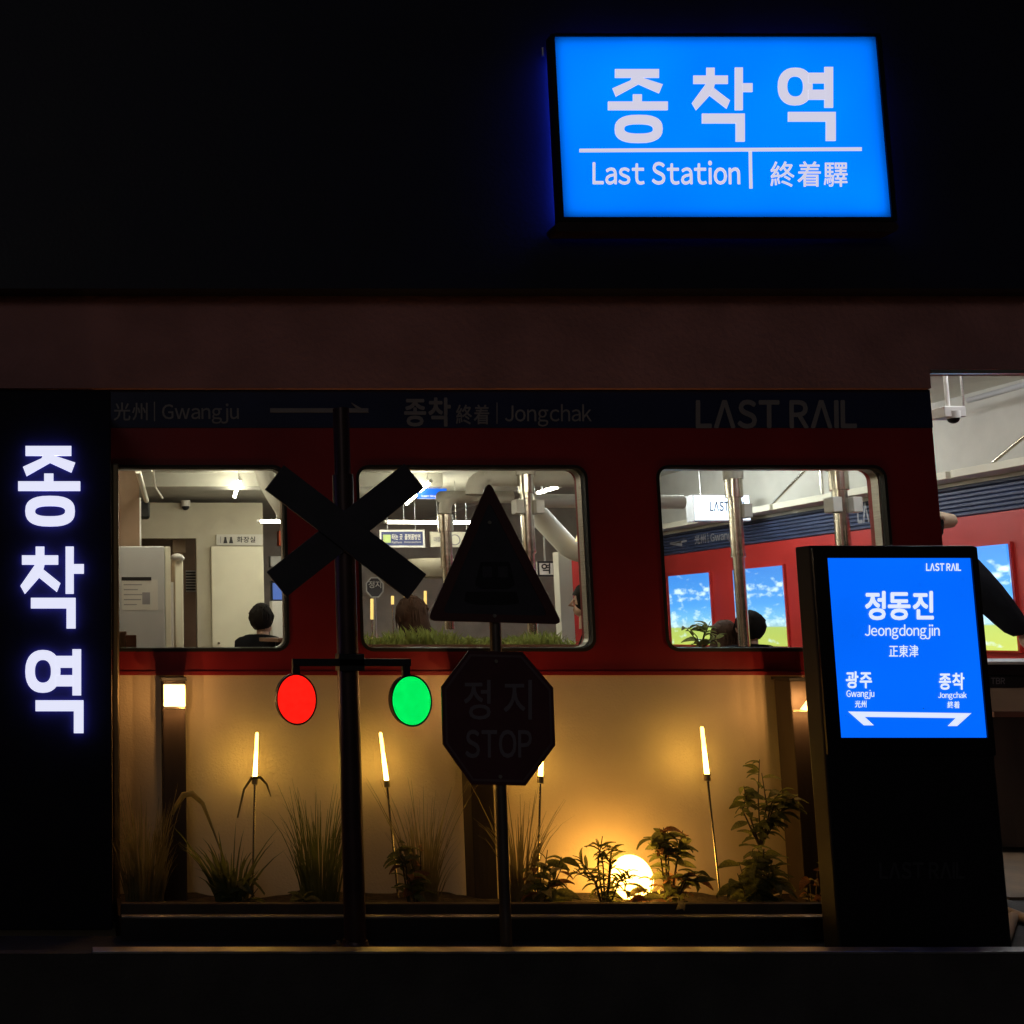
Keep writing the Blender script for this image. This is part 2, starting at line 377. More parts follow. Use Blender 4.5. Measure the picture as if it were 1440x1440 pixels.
XW = 6.5; DB = 13.0; CL = 2.5; CH = 2.84
ZTOP = Z(548, DW)
tag(MB().box((-1.5, 4.38, -.08), (9.5, DB + .2, -.002)).build('floor', 'floor'), kind='structure')
tag(MB().box((-1.5, DB, 0), (XW + .1, DB + .15, 3.0)).build('wall_back', 'wallgrey'), kind='structure')
tag(MB().box((-1.5, 4.5, 0), (P(163, 720, 4.5).x - .0, 4.62, 2.9)).build('wall_front_return', 'brownwall'), kind='structure')
tag(MB().box((-1.4, 4.621, 0), (XX(158, 800, 4.62), 8.66, 2.6)).box((-1.4, 8.661, 0), (XX(193, 740, 9.0), 10.45, 2.6)).build('wall_left', 'brownwall'), kind='structure')
cl = tag(MB().box((-1.5, 4.5, CL), (4.3, DB, CL + .12)).build('ceiling', 'ceil'), kind='structure')
MB().box((4.3, 4.5, CH), (9.5, DB, CH + .1)).build('raised_ceiling', 'ceilw', cl)
MB().box((4.3, 4.5, CL - .001), (4.36, DB, CH + .05)).build('ceiling_step', 'ceilw', cl)
MB().box((-1.4, 8.9, CL - .12), (3.2, 9.1, CL + .01)).build('ceiling_beam', 'ceil', cl)
# right interior wall, clad like a train
wr = tag(MB().box((XW, 4.5, 0), (XW + .15, DB, CH)).build('wall_right', 'ceilw', base=(XW, 8, 0)), kind='structure')
zr = PX(1440, 716, XW).z; zs = PX(1440, 668, XW).z
cl_red = MB().box((XW - .02, 4.6, .35), (XW, DB - .01, zr)).build('red_panel', 'redin', wr)
nb = MB()
k = 0; zz = zr + .002
while zz < zs - .005:                   # corrugated band
    h = (zs - zr - .004) / 7; nb.prism([(XW - .02, 4.6, zz), (XW - .034, 4.6, zz + h * .25), (XW - .034, 4.6, zz + h * .75), (XW - .02, 4.6, zz + h), (XW, 4.6, zz + h), (XW, 4.6, zz)], (0, DB - 4.61, 0)); zz += h
nav = nb.build('navy_band', 'navyin', wr)
def wall_text(body, xa, xb, zc, h, parent, bold=.02):
    a = PX(xa, 780, XW - .036).y; b = PX(xb, 780, XW - .036).y
    text_quad('lettering', body, (XW - .036, a, zc - h / 2), (0, b - a, 0), (0, 0, h), (-1, 0, 0), 'dimtext', parent, bold)
wall_text('光州 | Gwangju', 978, 1040, (zr + zs) / 2, .12, nav)
wall_text('LΛST', 1210, 1246, (zr + zs) / 2 + .02, .17, nav, .03)
mb = MB(); zc = (zr + zs) / 2; ya = PX(948, 780, XW).y; yb = PX(972, 780, XW).y
mb.box((XW - .04, yb, zc), (XW - .036, ya, zc + .02)); mb.prism([(XW - .04, ya, zc), (XW - .04, ya - .22, zc + .02), (XW - .04, ya - .22, zc - .04)], (.004, 0, 0))
mb.build('arrow', 'dimtext', nav)
sh = thing('light_shelf', 'pale shelf ledge with struts along the top of the red indoor wall', 'shelf', (XW - .1, 8, zs))
for a, b in ((4.7, 7.3), (7.34, 9.2), (9.24, 11.2), (11.24, 12.9)):
    MB().box((XW - .22, a, zs + .03), (XW - .002, b, zs + .085)).build('board', 'cream', sh, bev=.004)
for yy in (6.35, 8.6, 11.6):
    MB().tube([(XW - .2, yy, zs + .08), (XW - .2, yy, zs + .42)], .014, 8).build('strut', 'chrome', sh)
    MB().tube([(XW - .2, yy, zs + .42), (XW - .2, yy + .62, zs + .09)], .012, 8).build('brace', 'chrome', sh)
    MB().tube([(XW - .2, yy, zs + .41), (XW - .0, yy, zs + .41)], .012, 8).build('wall_arm', 'chrome', sh)
# partition at the back left with the opening and the door
DP = 10.5
zt = Z(707, DP); xa, xb, xo, xd0, xd1 = (XX(v, 760, DP) for v in (192, 370, 276, 296, 369))
part = tag(MB().box((-1.4, DP, Z(757, DP)), (xb, DP + .1, zt)).box((xo, DP, 0), (xb, DP + .1, Z(757, DP))).build('wall_partition', 'wallcream', base=(xo, DP, 0)), kind='structure')
MB().box((xa - .4, DP + .6, 0), (xo + .3, DP + .65, zt)).build('back_panel', 'brownwall', part)

# ================================================================== the building front
B = thing('station_building', 'dark shop front built like a red and navy railway carriage', 'building', (1.7, DW, 0))
z_sill, z_head = Z(913, DW), Z(656.5, DW)
wins = [(XX(150, 785, DW), XX(402, 785, DW)), (XX(506.5, 785, DW), XX(829, 785, DW)), (XX(932, 785, DW), XX(1253, 785, DW))]
XL = -.6; XE = XX(1318, 680, DW)
z_nav, z_top, z_low = Z(602, DW), Z(545, DW), Z(948, DW)
ol = [(XL, z_low), (XE, z_low), (XE, z_nav), (XL, z_nav)]
holes = [rrect(a, b, z_sill, z_head, .05) for a, b in wins]
plate('red_panel', [ol] + holes, DW, .1, 'red', B)
for a, b in wins:
    w = plate('window_frame', [rrect(a - .008, b + .008, z_sill - .01, z_head + .008, .056), rrect(a + .004, b - .004, z_sill + .004, z_head - .004, .047)], DW - .005, .03, 'gasket', B)
    plate('inner_trim', [rrect(a - .001, b + .001, z_sill - .001, z_head + .001, .05), rrect(a + .006, b - .006, z_sill + .008, z_head - .006, .046)], DW + .03, .04, 'steel', w)
    plate('pane', [rrect(a + .004, b - .004, z_sill + .004, z_head - .004, .047)], DW + .014, .006, 'glass', w)
z_bb0 = Z(546, 4.37)
nband = MB().box((XL, DW - .004, z_nav + .001), (XE, DW + .1, min(z_top, z_bb0) - .001)).build('navy_band', 'navy', B)
dn = DW - .005
text_px('光州 | Gwangju', 160, 565, 336, 596, dn, 'dimtext', nband, .012)
text_px('종착', 568, 559, 634, 600, dn, 'dimtext', nband, .03)
text_px('終着', 641, 569, 688, 597, dn, 'dimtext', nband, .015)
text_px('| Jongchak', 698, 566, 832, 600, dn, 'dimtext', nband, .008)
text_px('LΛST RΛIL', 978, 562, 1205, 603, dn, 'dimtext', nband, .03)
MB().prism([P(x, y, dn - .003) for x, y in ((380, 574), (518, 574), (518, 580), (380, 580))], (0, .003, 0)).prism([P(x, y, dn - .0045) for x, y in ((494, 566), (519, 580), (506, 580))], (0, .0035, 0)).build('arrow', 'dimtext', nband)
# lower rendered wall behind the planting
lw = MB().box((XL, DW + .003, -.2), (XE, DW + .1, z_low - .002)).build('lower_wall', 'beige', B)
MB().box((XL, DW - .012, z_low - .004), (XE, DW + .002, z_low + .012)).build('drip_edge', 'red', B)
# beam, upper wall, header over the open bay
z_bt = Z(407, 4.27); z_bb = Z(546, 4.37)
xe_ = XX(1309, 540, 4.37)
MB().box((-6, 4.37, z_bb), (xe_, 4.49, z_bt + .03)).box((xe_, 4.37, Z(519, 4.37)), (9, 4.49, z_bt + .03)).build('fascia_beam', 'beam', B)
MB().box((-6, 4.27, z_bt + .004), (12, 4.369, 5.2)).build('upper_wall', 'upper', B)
MB().box((xe_, 4.362, Z(525, 4.362)), (9, 4.38, Z(520, 4.362))).build('header_trim', 'steel', B)
MB().box((XE - .1, DW + .004, 0), (XE - .0, DW + .16, z_top)).build('wall_end', 'black', B)
xj = XX(1147, 1000, DW)
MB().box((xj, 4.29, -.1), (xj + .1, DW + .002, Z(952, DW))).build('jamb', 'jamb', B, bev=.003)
MB().box((xj + .1, 4.26, 0), (XE, DW + .002, z_low - .004)).build('dark_cladding', 'black', B)
xt = XX(157, 700, 4.3)
MB().box((xt, 4.3, 0), (xt + .03, 4.325, z_head + .0)).build('edge_trim', 'brass', B, bev=.008)

# ================================================================== sign pillar
DP_ = 3.95
xr = XX(157, 900, DP_)
pil = thing('sign_pillar', 'black pillar carrying the tall glowing white Korean letters', 'pillar', (xr - .3, DP_, 0))
MB().box((xr - .75, DP_, 0), (xr, 4.36, Z(549, DP_))).build('panel', 'pillar', pil, bev=.006)
for ch, bx in (('종', (25.5, 627, 113, 740)), ('착', (28.5, 768.5, 118, 884)), ('역', (35.5, 913, 117.5, 1031))):
    glyph(ch, *bx, DP_ - .035, .014, 'e_letter', pil)
for ch, bx in (('종', (25.5, 627, 113, 740)), ('착', (28.5, 768.5, 118, 884)), ('역', (35.5, 913, 117.5, 1031))):
    glyph(ch, *bx, DP_ - .0205, .004, 'e_halo', pil, 'halo_back')

# ================================================================== roof sign
DS = 4.195
rs = thing('roof_sign', 'large lit blue box sign with white station name on the dark upper wall', 'sign', P(1010, 320, DS + .1))
q = [P(x, y, DS) for x, y in ((779, 306), (1250, 306), (1250, 52), (779, 52))]
x0, x1, z0, z1 = XX(785.5, 180, DS), XX(1242, 180, DS), Z(306, DS), Z(52, DS)
MB().add([(x0, DS, z0), (x1, DS, z0), (x1, DS, z1), (x0, DS, z1)], [(0, 1, 2, 3)]).build('face', 'sheet', rs)
MB().box((x0 + .012, DS + .028, z0 + .012), (x1 - .012, DS + .032, z1 - .012)).build('backlight', 'e_sign', rs)
plate('frame', [rrect(x0 - .02, x1 + .02, z0 - .02, z1 + .012, .012), rrect(x0, x1, z0, z1, .003)], DS - .008, .041, 'plastic_b', rs)
MB().box((x0 - .014, DS + .034, z0 - .014), (x1 + .014, 4.24, z1 + .008)).build('case', 'plastic_b', rs)
plate('added_glow_plate', [rrect(x0 + .03, x1 - .03, z0 + .03, z1 - .03, .01)], 4.2405, .013, 'e_addglow', rs)  # added glowing plate, throws blue on the wall to imitate lens glare
MB().box((x0 + .2, 4.254, z0 + .2), (x1 - .2, 4.272, z1 - .2)).build('wall_mount', 'black', rs)
tr = plate('tray', [rrect(x0 - .04, x1 + .02, z0 - .066, z0 - .024, .02)], DS - .012, .08, 'polemat', rs)
for xx in (x0 - .028, x1 + .03):
    MB().tube([(xx, DS + .05, z1 - .06), (xx, DS + .05, z1 - .02)], .006, 8).build('bolt', 'steel', rs)
dl = DS - .003
for ch, bx in (('종', (855, 97, 939, 201)), ('착', (973, 95, 1058, 199)), ('역', (1094, 94, 1175, 198))):
    glyph(ch, *bx, dl, .002, 'e_signtext', rs)
MB().prism([P(x, y, dl) for x, y in ((815, 209), (1212, 207), (1212, 212), (815, 214))], (0, .002, 0)).build('rule', 'e_signtext', rs)
MB().prism([P(x, y, dl) for x, y in ((1053, 213), (1057.5, 213), (1058.5, 265), (1054, 265))], (0, .002, 0)).build('rule', 'e_signtext', rs)
text_px('Last Station', 833, 226, 1041, 260, dl + .002, 'e_signtext', rs, .022)
text_px('終着驛', 1083, 227, 1192, 263, dl + .002, 'e_signtext', rs, .014, 1.12)

# ================================================================== crossing signal with crossbuck
DX = 3.68
cb = thing('crossing_signal', 'railway crossing post with a dark crossbuck and one red and one green lamp', 'signal', P(500, 1318, DX) * 1)
cb.location.z = 0; OFF[cb.name] = Vector(cb.location)
xp = XX(489, 930, DX)
MB().tube([(xp, DX, .02), (xp, DX, Z(668, DX))], .037, 20).build('post', 'polemat', cb)
MB().tube([(xp, DX, Z(668, DX)), (xp, DX, Z(575, DX))], .029, 20).build('upper_post', 'polemat', cb)
MB().tube([(xp, DX, 0), (xp, DX, .012), (xp, DX, .013), (xp, DX, .045)], [.085, .085, .05, .042], 20).build('base_flange', 'polemat', cb)
for k in range(4):
    a = R(45 + 90 * k); MB().tube([(xp + .068 * math.cos(a), DX + .068 * math.sin(a), .01), (xp + .068 * math.cos(a), DX + .068 * math.sin(a), .026)], .008, 6).build('bolt', 'steel', cb)
da = DX - .05
for k, ends in enumerate((((583, 669), (389, 822)), ((386, 671), (587, 825)))):
    a, b = (P(x, y, da - .012 * k) for x, y in ends); t = (b - a).normalized(); n = Vector((t.z, 0, -t.x)) * .056
    mb = MB().prism([a + n, b + n, b - n, a - n], (0, .01, 0)); mb.build('crossbuck_arm', 'blackplate', cb, bev=.002)
MB().box((xp - .03, da + .008, Z(775, DX)), (xp + .03, DX - .03, Z(720, DX))).build('clamp', 'black', cb)
dbk = DX - .045
zb = Z(931, DX)
MB().box((XX(411, 930, dbk), dbk - .012, zb - .013), (XX(577, 930, dbk), dbk + .012, zb + .013)).box((xp - .045, dbk - .012, zb - .03), (xp + .045, DX, zb + .03)).build('bracket', 'black', cb, bev=.002)
for (x, y), m, nm in (((416, 983), 'e_red', 'red lamp lens'), ((577, 985), 'e_green', 'green lamp lens')):
    c = P(x, y, dbk); rx, rz = 27.0 / 1441 * dbk, 34.0 / 1441 * dbk
    el = lambda s_: [(c.x + rx * s_ * math.cos(2 * math.pi * i / 40), c.z + rz * s_ * math.sin(2 * math.pi * i / 40)) for i in range(40)]
    MB().box((XX(x - 4 if x < 500 else x - 10, y, dbk), dbk - .01, c.z + rz * .9), (XX(x + 6 if x < 500 else x, y, dbk), dbk + .01, zb)).build('hanger', 'black', cb)
    hs = plate('lamp_housing', [el(1.035)], dbk - .012, .035, 'plastic_b', cb)
    plate('visor_ring', [el(1.045), el(.985)], dbk - .016, .006, 'plastic_b', hs)
    ln = plate('lens', [el(.975)], dbk - .0145, .006, m, hs); ln['label'] = nm

# ================================================================== warning triangle and stop sign
DT = 3.56
st = thing('stop_sign_post', 'slim steel pole with a dark warning triangle above an octagonal stop plate', 'sign', (XX(712, 1335, DT), DT, 0))
b0, b1 = Vector((XX(711.5, 1320, DT), DT, 0)), P(690, 700, DT)
MB().tube([b0, b1], .0185, 16).build('pole', 'steel' if 0 else mat('pole_steel', (.14, .12, .115), .35, .7, var=.2), st)
MB().tube([b0, b0 + Vector((0, 0, .012))], .05, 16).build('base_plate', 'polemat', st)
def rounded(pts, r, n=5):
    out = []
    for i in range(len(pts)):
        p = Vector(pts[i]); a = Vector(pts[i - 1]); b = Vector(pts[(i + 1) % len(pts)])
        u = (a - p).normalized(); v = (b - p).normalized(); s_ = p + u * r; e = p + v * r
        for k in range(n + 1):
            t = k / n; out.append(tuple(s_ * (1 - t) ** 2 + p * 2 * t * (1 - t) + e * t * t))
    return out
def outline(pxs, d): return [(P(x, y, d).x, P(x, y, d).z) for x, y in pxs]
dt = DT - .028
tri = plate('triangle_plate', [rounded(outline(((687.5, 676), (601, 873), (791, 878)), dt), .03)], dt, .006, 'blackplate', st)
plate('border', [rounded(outline(((687.5, 676), (601, 873), (791, 878)), dt), .03), rounded(outline(((688, 706), (622, 862), (770, 866)), dt), .02)], dt - .002, .002, mat('tri_border', (.1, .035, .035), .5), tri)
ic = [rounded(outline(((668, 822), (676, 790), (716, 790), (724, 822), (716, 828), (676, 828)), dt), .006), ]
plate('train_pictogram', ic + [rrect(XX(678, 800, dt), XX(692, 800, dt), Z(812, dt), Z(796, dt), .004), rrect(XX(700, 800, dt), XX(714, 800, dt), Z(812, dt), Z(796, dt), .004)], dt - .002, .002, 'darkicon', tri)
plate('pictogram_base', [rounded(outline(((655, 832), (726, 832), (730, 848), (715, 850), (668, 850), (653, 846)), dt), .006)], dt - .0022, .002, 'darkicon', tri)
do = DT - .03
oc = [(659, 915), (735, 917), (778, 967), (781, 1048), (739, 1105), (663, 1103), (623, 1047), (621, 966)]
octo = plate('stop_plate', [outline(oc, do)], do, .006, mat('stop_plate_red', (.09, .025, .035), .5, var=.2, scale=7), st)
inn = [(700 + (x - 700) * .95, 1010 + (y - 1010) * .95) for x, y in oc]; in2 = [(700 + (x - 700) * .915, 1010 + (y - 1010) * .915) for x, y in oc]
plate('border', [outline(inn, do), outline(in2, do)], do - .0015, .0015, mat('stop_border', (.13, .08, .09), .5), octo)
def bolts(pts, d, parent):
    for x, y in pts:
        q = P(x, y, d); MB().tube([q - Vector((0, .005, 0)), q + Vector((0, .002, 0))], .0065, 8).build('bolt', 'edgesteel', parent)
bolts(((688, 735), (695, 866)), dt, tri); bolts(((697, 930), (703, 1092)), do, octo)
text_px('정', 652, 956, 690, 1012, do - .001, 'stoptext', octo, .01)
text_px('지', 708, 956, 748, 1012, do - .001, 'stoptext', octo, .01)
text_px('STOP', 654, 1026, 748, 1066, do - .001, 'stoptext', octo, .02)

# ================================================================== information kiosk
DK = 3.6
kx0, kx1 = XX(1148, 900, DK), XX(1384, 900, DK); kz = Z(767, DK)
ki = thing('information_kiosk', 'tall black kiosk showing a glowing blue station name screen', 'kiosk', ((kx0 + kx1) / 2, DK, 0))
MB().box((kx0, DK, .012), (kx1, DK + .075, kz)).build('body', 'plastic_b', ki, bev=.006)
MB().box((kx0 - .02, DK - .03, 0), (kx1 + .02, DK + .1, .014)).build('base_plate', 'black', ki)
ks = (XX(1170, 905, DK), XX(1374, 905, DK), Z(1037, DK), Z(785, DK))
plate('bezel', [rrect(kx0 + .004, kx1 - .004, Z(1062, DK), kz - .006, .006), rrect(ks[0], ks[1], ks[2], ks[3], .002)], DK - .01, .012, mat('bezel_gloss', (.01, .01, .014), .2), ki)
scr = MB().box((ks[0], DK - .004, ks[2]), (ks[1], DK + .001, ks[3])).build('screen', 'e_kiosk', ki)
dk = DK - .006
for body, bx, bold, spc in (('LΛST RΛIL', (1302, 792, 1351, 803), .03, 1), ('정동진', (1216, 831, 1313, 872), .032, 1), ('Jeongdongjin', (1216, 878, 1321, 899), .004, 1), ('正東津', (1250, 907, 1291, 924), .008, 1),
                      ('광주', (1189, 944, 1226, 968), .03, 1), ('Gwangju', (1190, 970, 1229, 983), .004, 1), ('光州', (1202, 985, 1218, 995), .01, 1),
                      ('종착', (1320, 946, 1356, 970), .03, 1), ('Jongchak', (1319, 973, 1359, 984), .004, 1), ('終着', (1332, 986, 1349, 996), .01, 1)):
    text_px(body, *bx, dk + .001, 'e_ktext', scr, bold, spc)
MB().prism([P(x, y, dk) for x, y in ((1193, 1000.5), (1366, 1003), (1358, 1010), (1204, 1008))], (0, .001, 0)).prism([P(x, y, dk - .0003) for x, y in ((1193, 1000.5), (1216, 1008), (1229, 1020), (1215, 1020))], (0, .001, 0)) \
    .prism([P(x, y, dk - .0003) for x, y in ((1366, 1003), (1346, 1021), (1333, 1021), (1345, 1009))], (0, .001, 0)).build('double_arrow', 'e_ktext', scr)
text_px('LΛST RΛIL', 1236, 1212, 1356, 1236, DK - .0, 'ktext', ki, .03)

# ================================================================== planter
DPF = 3.86
pl = thing('planter', 'long low dark timber planter along the beige wall under the windows', 'planter', (1.7, DPF, 0))
px0, px1 = XX(170, 1280, DPF), xj + .0
zt_ = Z(1271, DPF)
MB().box((px0, DPF, .03), (px1 - .2, DPF + .03, zt_)).build('front_board', 'post', pl, bev=.004)
MB().box((px0, DPF - .05, Z(1292, DPF - .05)), (XX(1166, 1290, DPF - .05), DPF - .02, Z(1288.5, DPF - .05))).build('steel_edge', 'edgesteel', pl, bev=.002)
MB().box((px0, DPF - .045, 0), (XX(1166, 1290, DPF - .05), DPF - .022, Z(1293, DPF - .05))).build('kick_board', 'black', pl)
ZB = Z(1262, DW - .03)
MB().box((px0, DPF + .031, -.2), (px1 - .001, DW - .001, ZB - .03)).build('liner', 'soil', pl)
n_ = 60; sm = MB(); vs = []; fs = []
for j in range(9):
    for i in range(n_ + 1):
        x = px0 + (px1 - .1 - px0) * i / n_; y = DPF + .03 + (DW - .002 - DPF - .03) * j / 8
        vs.append((x, y, ZB - .004 + .018 * math.sin(x * 9 + j) * math.sin(x * 3.3 + 2) + random.uniform(-.006, .006) + .012 * (j > 1)))
for j in range(8):
    for i in range(n_): fs.append((j * (n_ + 1) + i, j * (n_ + 1) + i + 1, (j + 1) * (n_ + 1) + i + 1, (j + 1) * (n_ + 1) + i))
sm.add(vs, fs, True); tag(sm.build('soil', 'soil', pl), kind='stuff')
ZS = ZB - .005; HX = .075; POSTW = 2.15
for (x0_, x1_), lab in (((230, 262), 'dark timber post with a square amber lamp beside the left pillar'), ((662, 694), 'dark timber post standing behind the stop sign pole'), ((1121, 1152), 'dark timber post with an amber lamp beside the right jamb and kiosk')):
    d = 4.27; a, b = XX(x0_ + 0, 1100, d), XX(x1_, 1100, d); ztp = Z(957, d)
    t = thing('garden_post', lab, 'lamp post', ((a + b) / 2, d, ZS - .03), 'lamp posts in the planter')
    MB().box((a, d, ZS - .03), (b, d + .1, ztp)).build('post', 'post', t, bev=.004)
    MB().box((a - .006, d - .006, ztp), (b + .006, d + .106, ztp + .012)).build('cap', 'black', t)
    hw = (b - a) / 2 - .002; c = (a + b) / 2; zl1, zl0 = Z(962, d - .01), Z(994, d - .01)
    if x0_ > 1000:
        zl1, zl0 = Z(980, d - .01), Z(998, d - .01)
        MB().prism([(c - .048 + .035, d - .0, zl0), (c + .05, d, zl0), (c + .05, d, zl1), (c + .03, d, zl1)], (0, -.02, 0)).build('lamp', 'e_amber', t)
    else:
        MB().box((c - hw, d - .02, zl0), (c + hw, d - .001, zl1)).build('lamp', 'e_amber', t, bev=.004)
    for sx, sz in ((-.8, -.7), (.8, -.9), (-.5, .8), (.6, .6), (0, 0), (-.9, .1), (.95, -.1)):    # the lamp's own light, spread over its face
        pl_ = bpy.data.lights.new('post_lamp_light', 'POINT'); pl_.energy = POSTW / 7; pl_.color = (1, .5, .16); pl_.shadow_soft_size = 0
        po = bpy.data.objects.new('post_lamp_light', pl_); C.objects.link(po); po.parent = t; po.location = Vector((c + hw * sx, d - .045, (zl0 + zl1) / 2 + .045 * sz)) - OFF[t.name]
    MB().box((c - hw, d - .006, zl0 - .008), (c + hw, d - .001, zl0 - .001)).build('lamp_sill', 'brass', t)
# glow sticks
for i, (p0, p1, p2, lab) in enumerate((((361.5, 1030), (358.5, 1093), (355, 1262), 'amber glow stick on a thin stake nearest the left post lamp'), ((535, 1030), (543.5, 1097), (560, 1262), 'amber glow stick leaning left, below the green signal lamp'),
                         ((763, 1036), (760, 1091), (756, 1262), 'amber glow stick half hidden behind the stop plate'), ((987, 1022), (994, 1088), (1012, 1256), 'amber glow stick leaning left, to the right of the globe lamp'))):
    d = 4.26; a, b, c = P(*p0, d), P(*p1, d), P(*p2, d - .02)
    t = thing('glow_stick', lab, 'garden light', c, 'amber glow sticks in the planter')
    MB().tube([a, a + (b - a) * .03, b], [.0045, .0065, .0085], 14).build('rod', 'e_stick', t)
    MB().tube([b, b + (c - b) * .06], .0125, 12).build('collar', 'brass', t)
    MB().tube([b + (c - b) * .05, c], .0045, 8).build('stake', 'chrome', t)
# globe
gd = 4.2; gc = P(889, 1235, gd)
gl = thing('globe_lamp', 'bright round globe lamp glowing yellow among the plants', 'garden light', (gc.x, gc.y, ZS))
MB().ball(gc, (.075, .075, .09), 32, 20).build('globe', 'e_globe', gl)
MB().tube([(gc.x, gc.y, ZS - .02), (gc.x, gc.y, gc.z - .08)], .045, 16).build('base', 'black', gl)

# ================================================================== plants
def blade(mb, base, ang, h, lean, w, droop=.0, seg=6):
    base = Vector(base); dr = Vector((math.cos(ang), math.sin(ang), 0)); sd = Vector((-dr.y, dr.x, 0)); a = []; b = []
    sd = (sd * .5 + Vector((.6, 0, 0))).normalized()
    for k in range(seg + 1):
        t = k / seg; c = base + dr * (lean * t ** 1.7) + Vector((0, 0, h * (t - droop * t ** 3)))
        ww = w * (1 - t ** 1.6) * .5 + .0004; a.append(c - sd * ww); b.append(c + sd * ww)
    mb.add(a + b, [(k, k + 1, seg + 2 + k, seg + 1 + k) for k in range(seg)], True)
def keep_front(p): p.y = min(p.y, DW - .02); return p
for k_ in ('leafd', 'leafm', 'leafp', 'leafr', 'straw', 'ingreen'):    # thin leaves let some light through
    nt_ = M[k_].node_tree; b_ = nt_.nodes['Principled BSDF']; tl = nt_.nodes.new('ShaderNodeBsdfTranslucent'); ms = nt_.nodes.new('ShaderNodeMixShader'); ms.inputs[0].default_value = .62
    nt_.links.new(b_.inputs['Base Color'].links[0].from_socket, tl.inputs[0]); nt_.links.new(b_.outputs[0], ms.inputs[1]); nt_.links.new(tl.outputs[0], ms.inputs[2]); nt_.links.new(ms.outputs[0], nt_.nodes['Material Output'].inputs[0])
def leaf_mesh(name, m, l=1.0, w=.5):
    mb = MB(); n = 5; L_, Rr, Mi = [], [], []
    for k in range(n + 1):
        t = k / n; ww = w / 2 * math.sin(math.pi * min(1, t * .93 + .04)) ** .8 * (1 - .35 * t); z = .18 * math.sin(math.pi * t) - .12 * t
        Mi.append((t * l, 0, z - .04)); L_.append((t * l, ww, z + .03)); Rr.append((t * l, -ww, z + .03))
    mb.add(L_ + Mi + Rr, [(k, k + 1, n + 2 + k, n + 1 + k) for k in range(n)] + [(n + 1 + k, n + 2 + k, 2 * n + 3 + k, 2 * n + 2 + k) for k in range(n)], True)
    me = mb.mesh(name); me.materials.append(M[m]); return me
LEAF = {m: leaf_mesh('leaf', m) for m in ('leafd', 'leafm', 'leafp', 'leafr', 'ingreen')}
LEAFN = {m: leaf_mesh('leaf', m, 1, .24) for m in ('leafd', 'leafm')}
def put_leaf(t, p, d, size, me):
    d = Vector(d).normalized(); o = bpy.data.objects.new('leaf', me); C.objects.link(o); o.parent = t
    o.location = Vector(p) - OFF[t.name]
    o.rotation_mode = 'QUATERNION'; q = d.to_track_quat('X', 'Z'); o.rotation_quaternion = q; o.rotation_quaternion.rotate(Matrix.Rotation(random.uniform(-.9, .9), 3, d).to_quaternion())
    o.scale = (size,) * 3
def grass_part(t, c, n, h, spread, w, m, lean=.5, droop=.15, name='blades'):
    mb = MB()
    for k in range(int(n * 2.2)):
        a = random.uniform(0, 6.283); r = random.random() ** .5 * spread; hh = HX + h * random.uniform(.4, 1)
        b = keep_front(Vector((c.x + r * math.cos(a), c.y + r * math.sin(a) * .6, ZS - .01)))
        ln = hh * lean * random.uniform(.1, 1)
        if math.sin(a) > 0: a = -a if random.random() < .6 else a
        if b.y + ln * math.sin(a) > DW - .02: a = -a
        blade(mb, b, a, hh, ln, w * random.uniform(.6, 1.2), droop * random.uniform(0, 2))
    return tag(mb.build(name, m, t), kind='stuff')
def leafy_part(t, stems, n_leaf, size, mats, up=.5, narrow=False):
    """stems: list of polylines (world); leaves set along them"""
    more_ = [[Vector(p) + Vector((random.uniform(-.04, .04), random.uniform(-.04, .01), random.uniform(-.05, .015))) * (i / (len(q_) - 1)) for i, p in enumerate(q_)] for q_ in stems]
    for s_ in stems + more_:
        s_ = [Vector(p) for p in s_]
        MB().tube(s_, [.0045 - .003 * i / (len(s_) - 1) for i in range(len(s_))], 6).build('stem', 'stem', t)
        for k in range(max(3, int(n_leaf * (.9 if narrow else 1.25)))):
            u = random.uniform(.15, 1.0) * (len(s_) - 1); i = min(int(u), len(s_) - 2); p = s_[i].lerp(s_[i + 1], u - i)
            a = random.uniform(0, 6.283); dv = Vector((math.cos(a), math.sin(a) * .7 - .25, random.uniform(-.4, up)))
            put_leaf(t, p, dv, size * random.uniform(.7, 1.65), (LEAFN if narrow else LEAF)[random.choice(mats)])
def plant(lab, x, y=1266, d=4.08, cat='plant', name='garden_plant'):
    c = P(x, y, d); c.z = ZS - .01; return thing(name, lab, cat, c, 'plants in the planter'), c
px2m = lambda n, d=4.08: n / 1441 * d
# 1 grass by the left post
t, c = plant('tall fine grass clump left of the left post', 203, d=4.06, cat='grass', name='grass_clump'); grass_part(t, c, 70, px2m(170), .07, .007, 'straw', .3); leafy_part(t, [[c, c + Vector((.0, -.02, .06))]], 4, .06, ['leafp', 'leafd'])
# 2 strap-leaved plant with an arching plume
t, c = plant('strap leaved plant with one pale arching blade reaching left', 325, d=4.06); grass_part(t, c, 26, px2m(125), .04, .022, 'leafd', .55, .2)
mb = MB(); pts = [P(x, y, 4.02) for x, y in ((318, 1215), (300, 1168), (285, 1130), (270, 1116), (258, 1118), (248, 1133), (243, 1146))]
mb.tube(pts, [.003, .004, .008, .012, .012, .009, .003], 8); mb.build('arching_blade', 'leafp', t)
MB().tube([P(x, y, 4.05) for x, y in ((334, 1150), (343, 1110), (354, 1094), (366, 1093), (375, 1103), (381, 1120))], [.003, .004, .006, .006, .004, .002], 6).build('arching_blade', 'straw', t)
leafy_part(t, [[c, c + Vector((.06, 0, .17))], [c, c + Vector((.1, -.02, .13))]], 6, .07, ['leafd', 'leafm'])
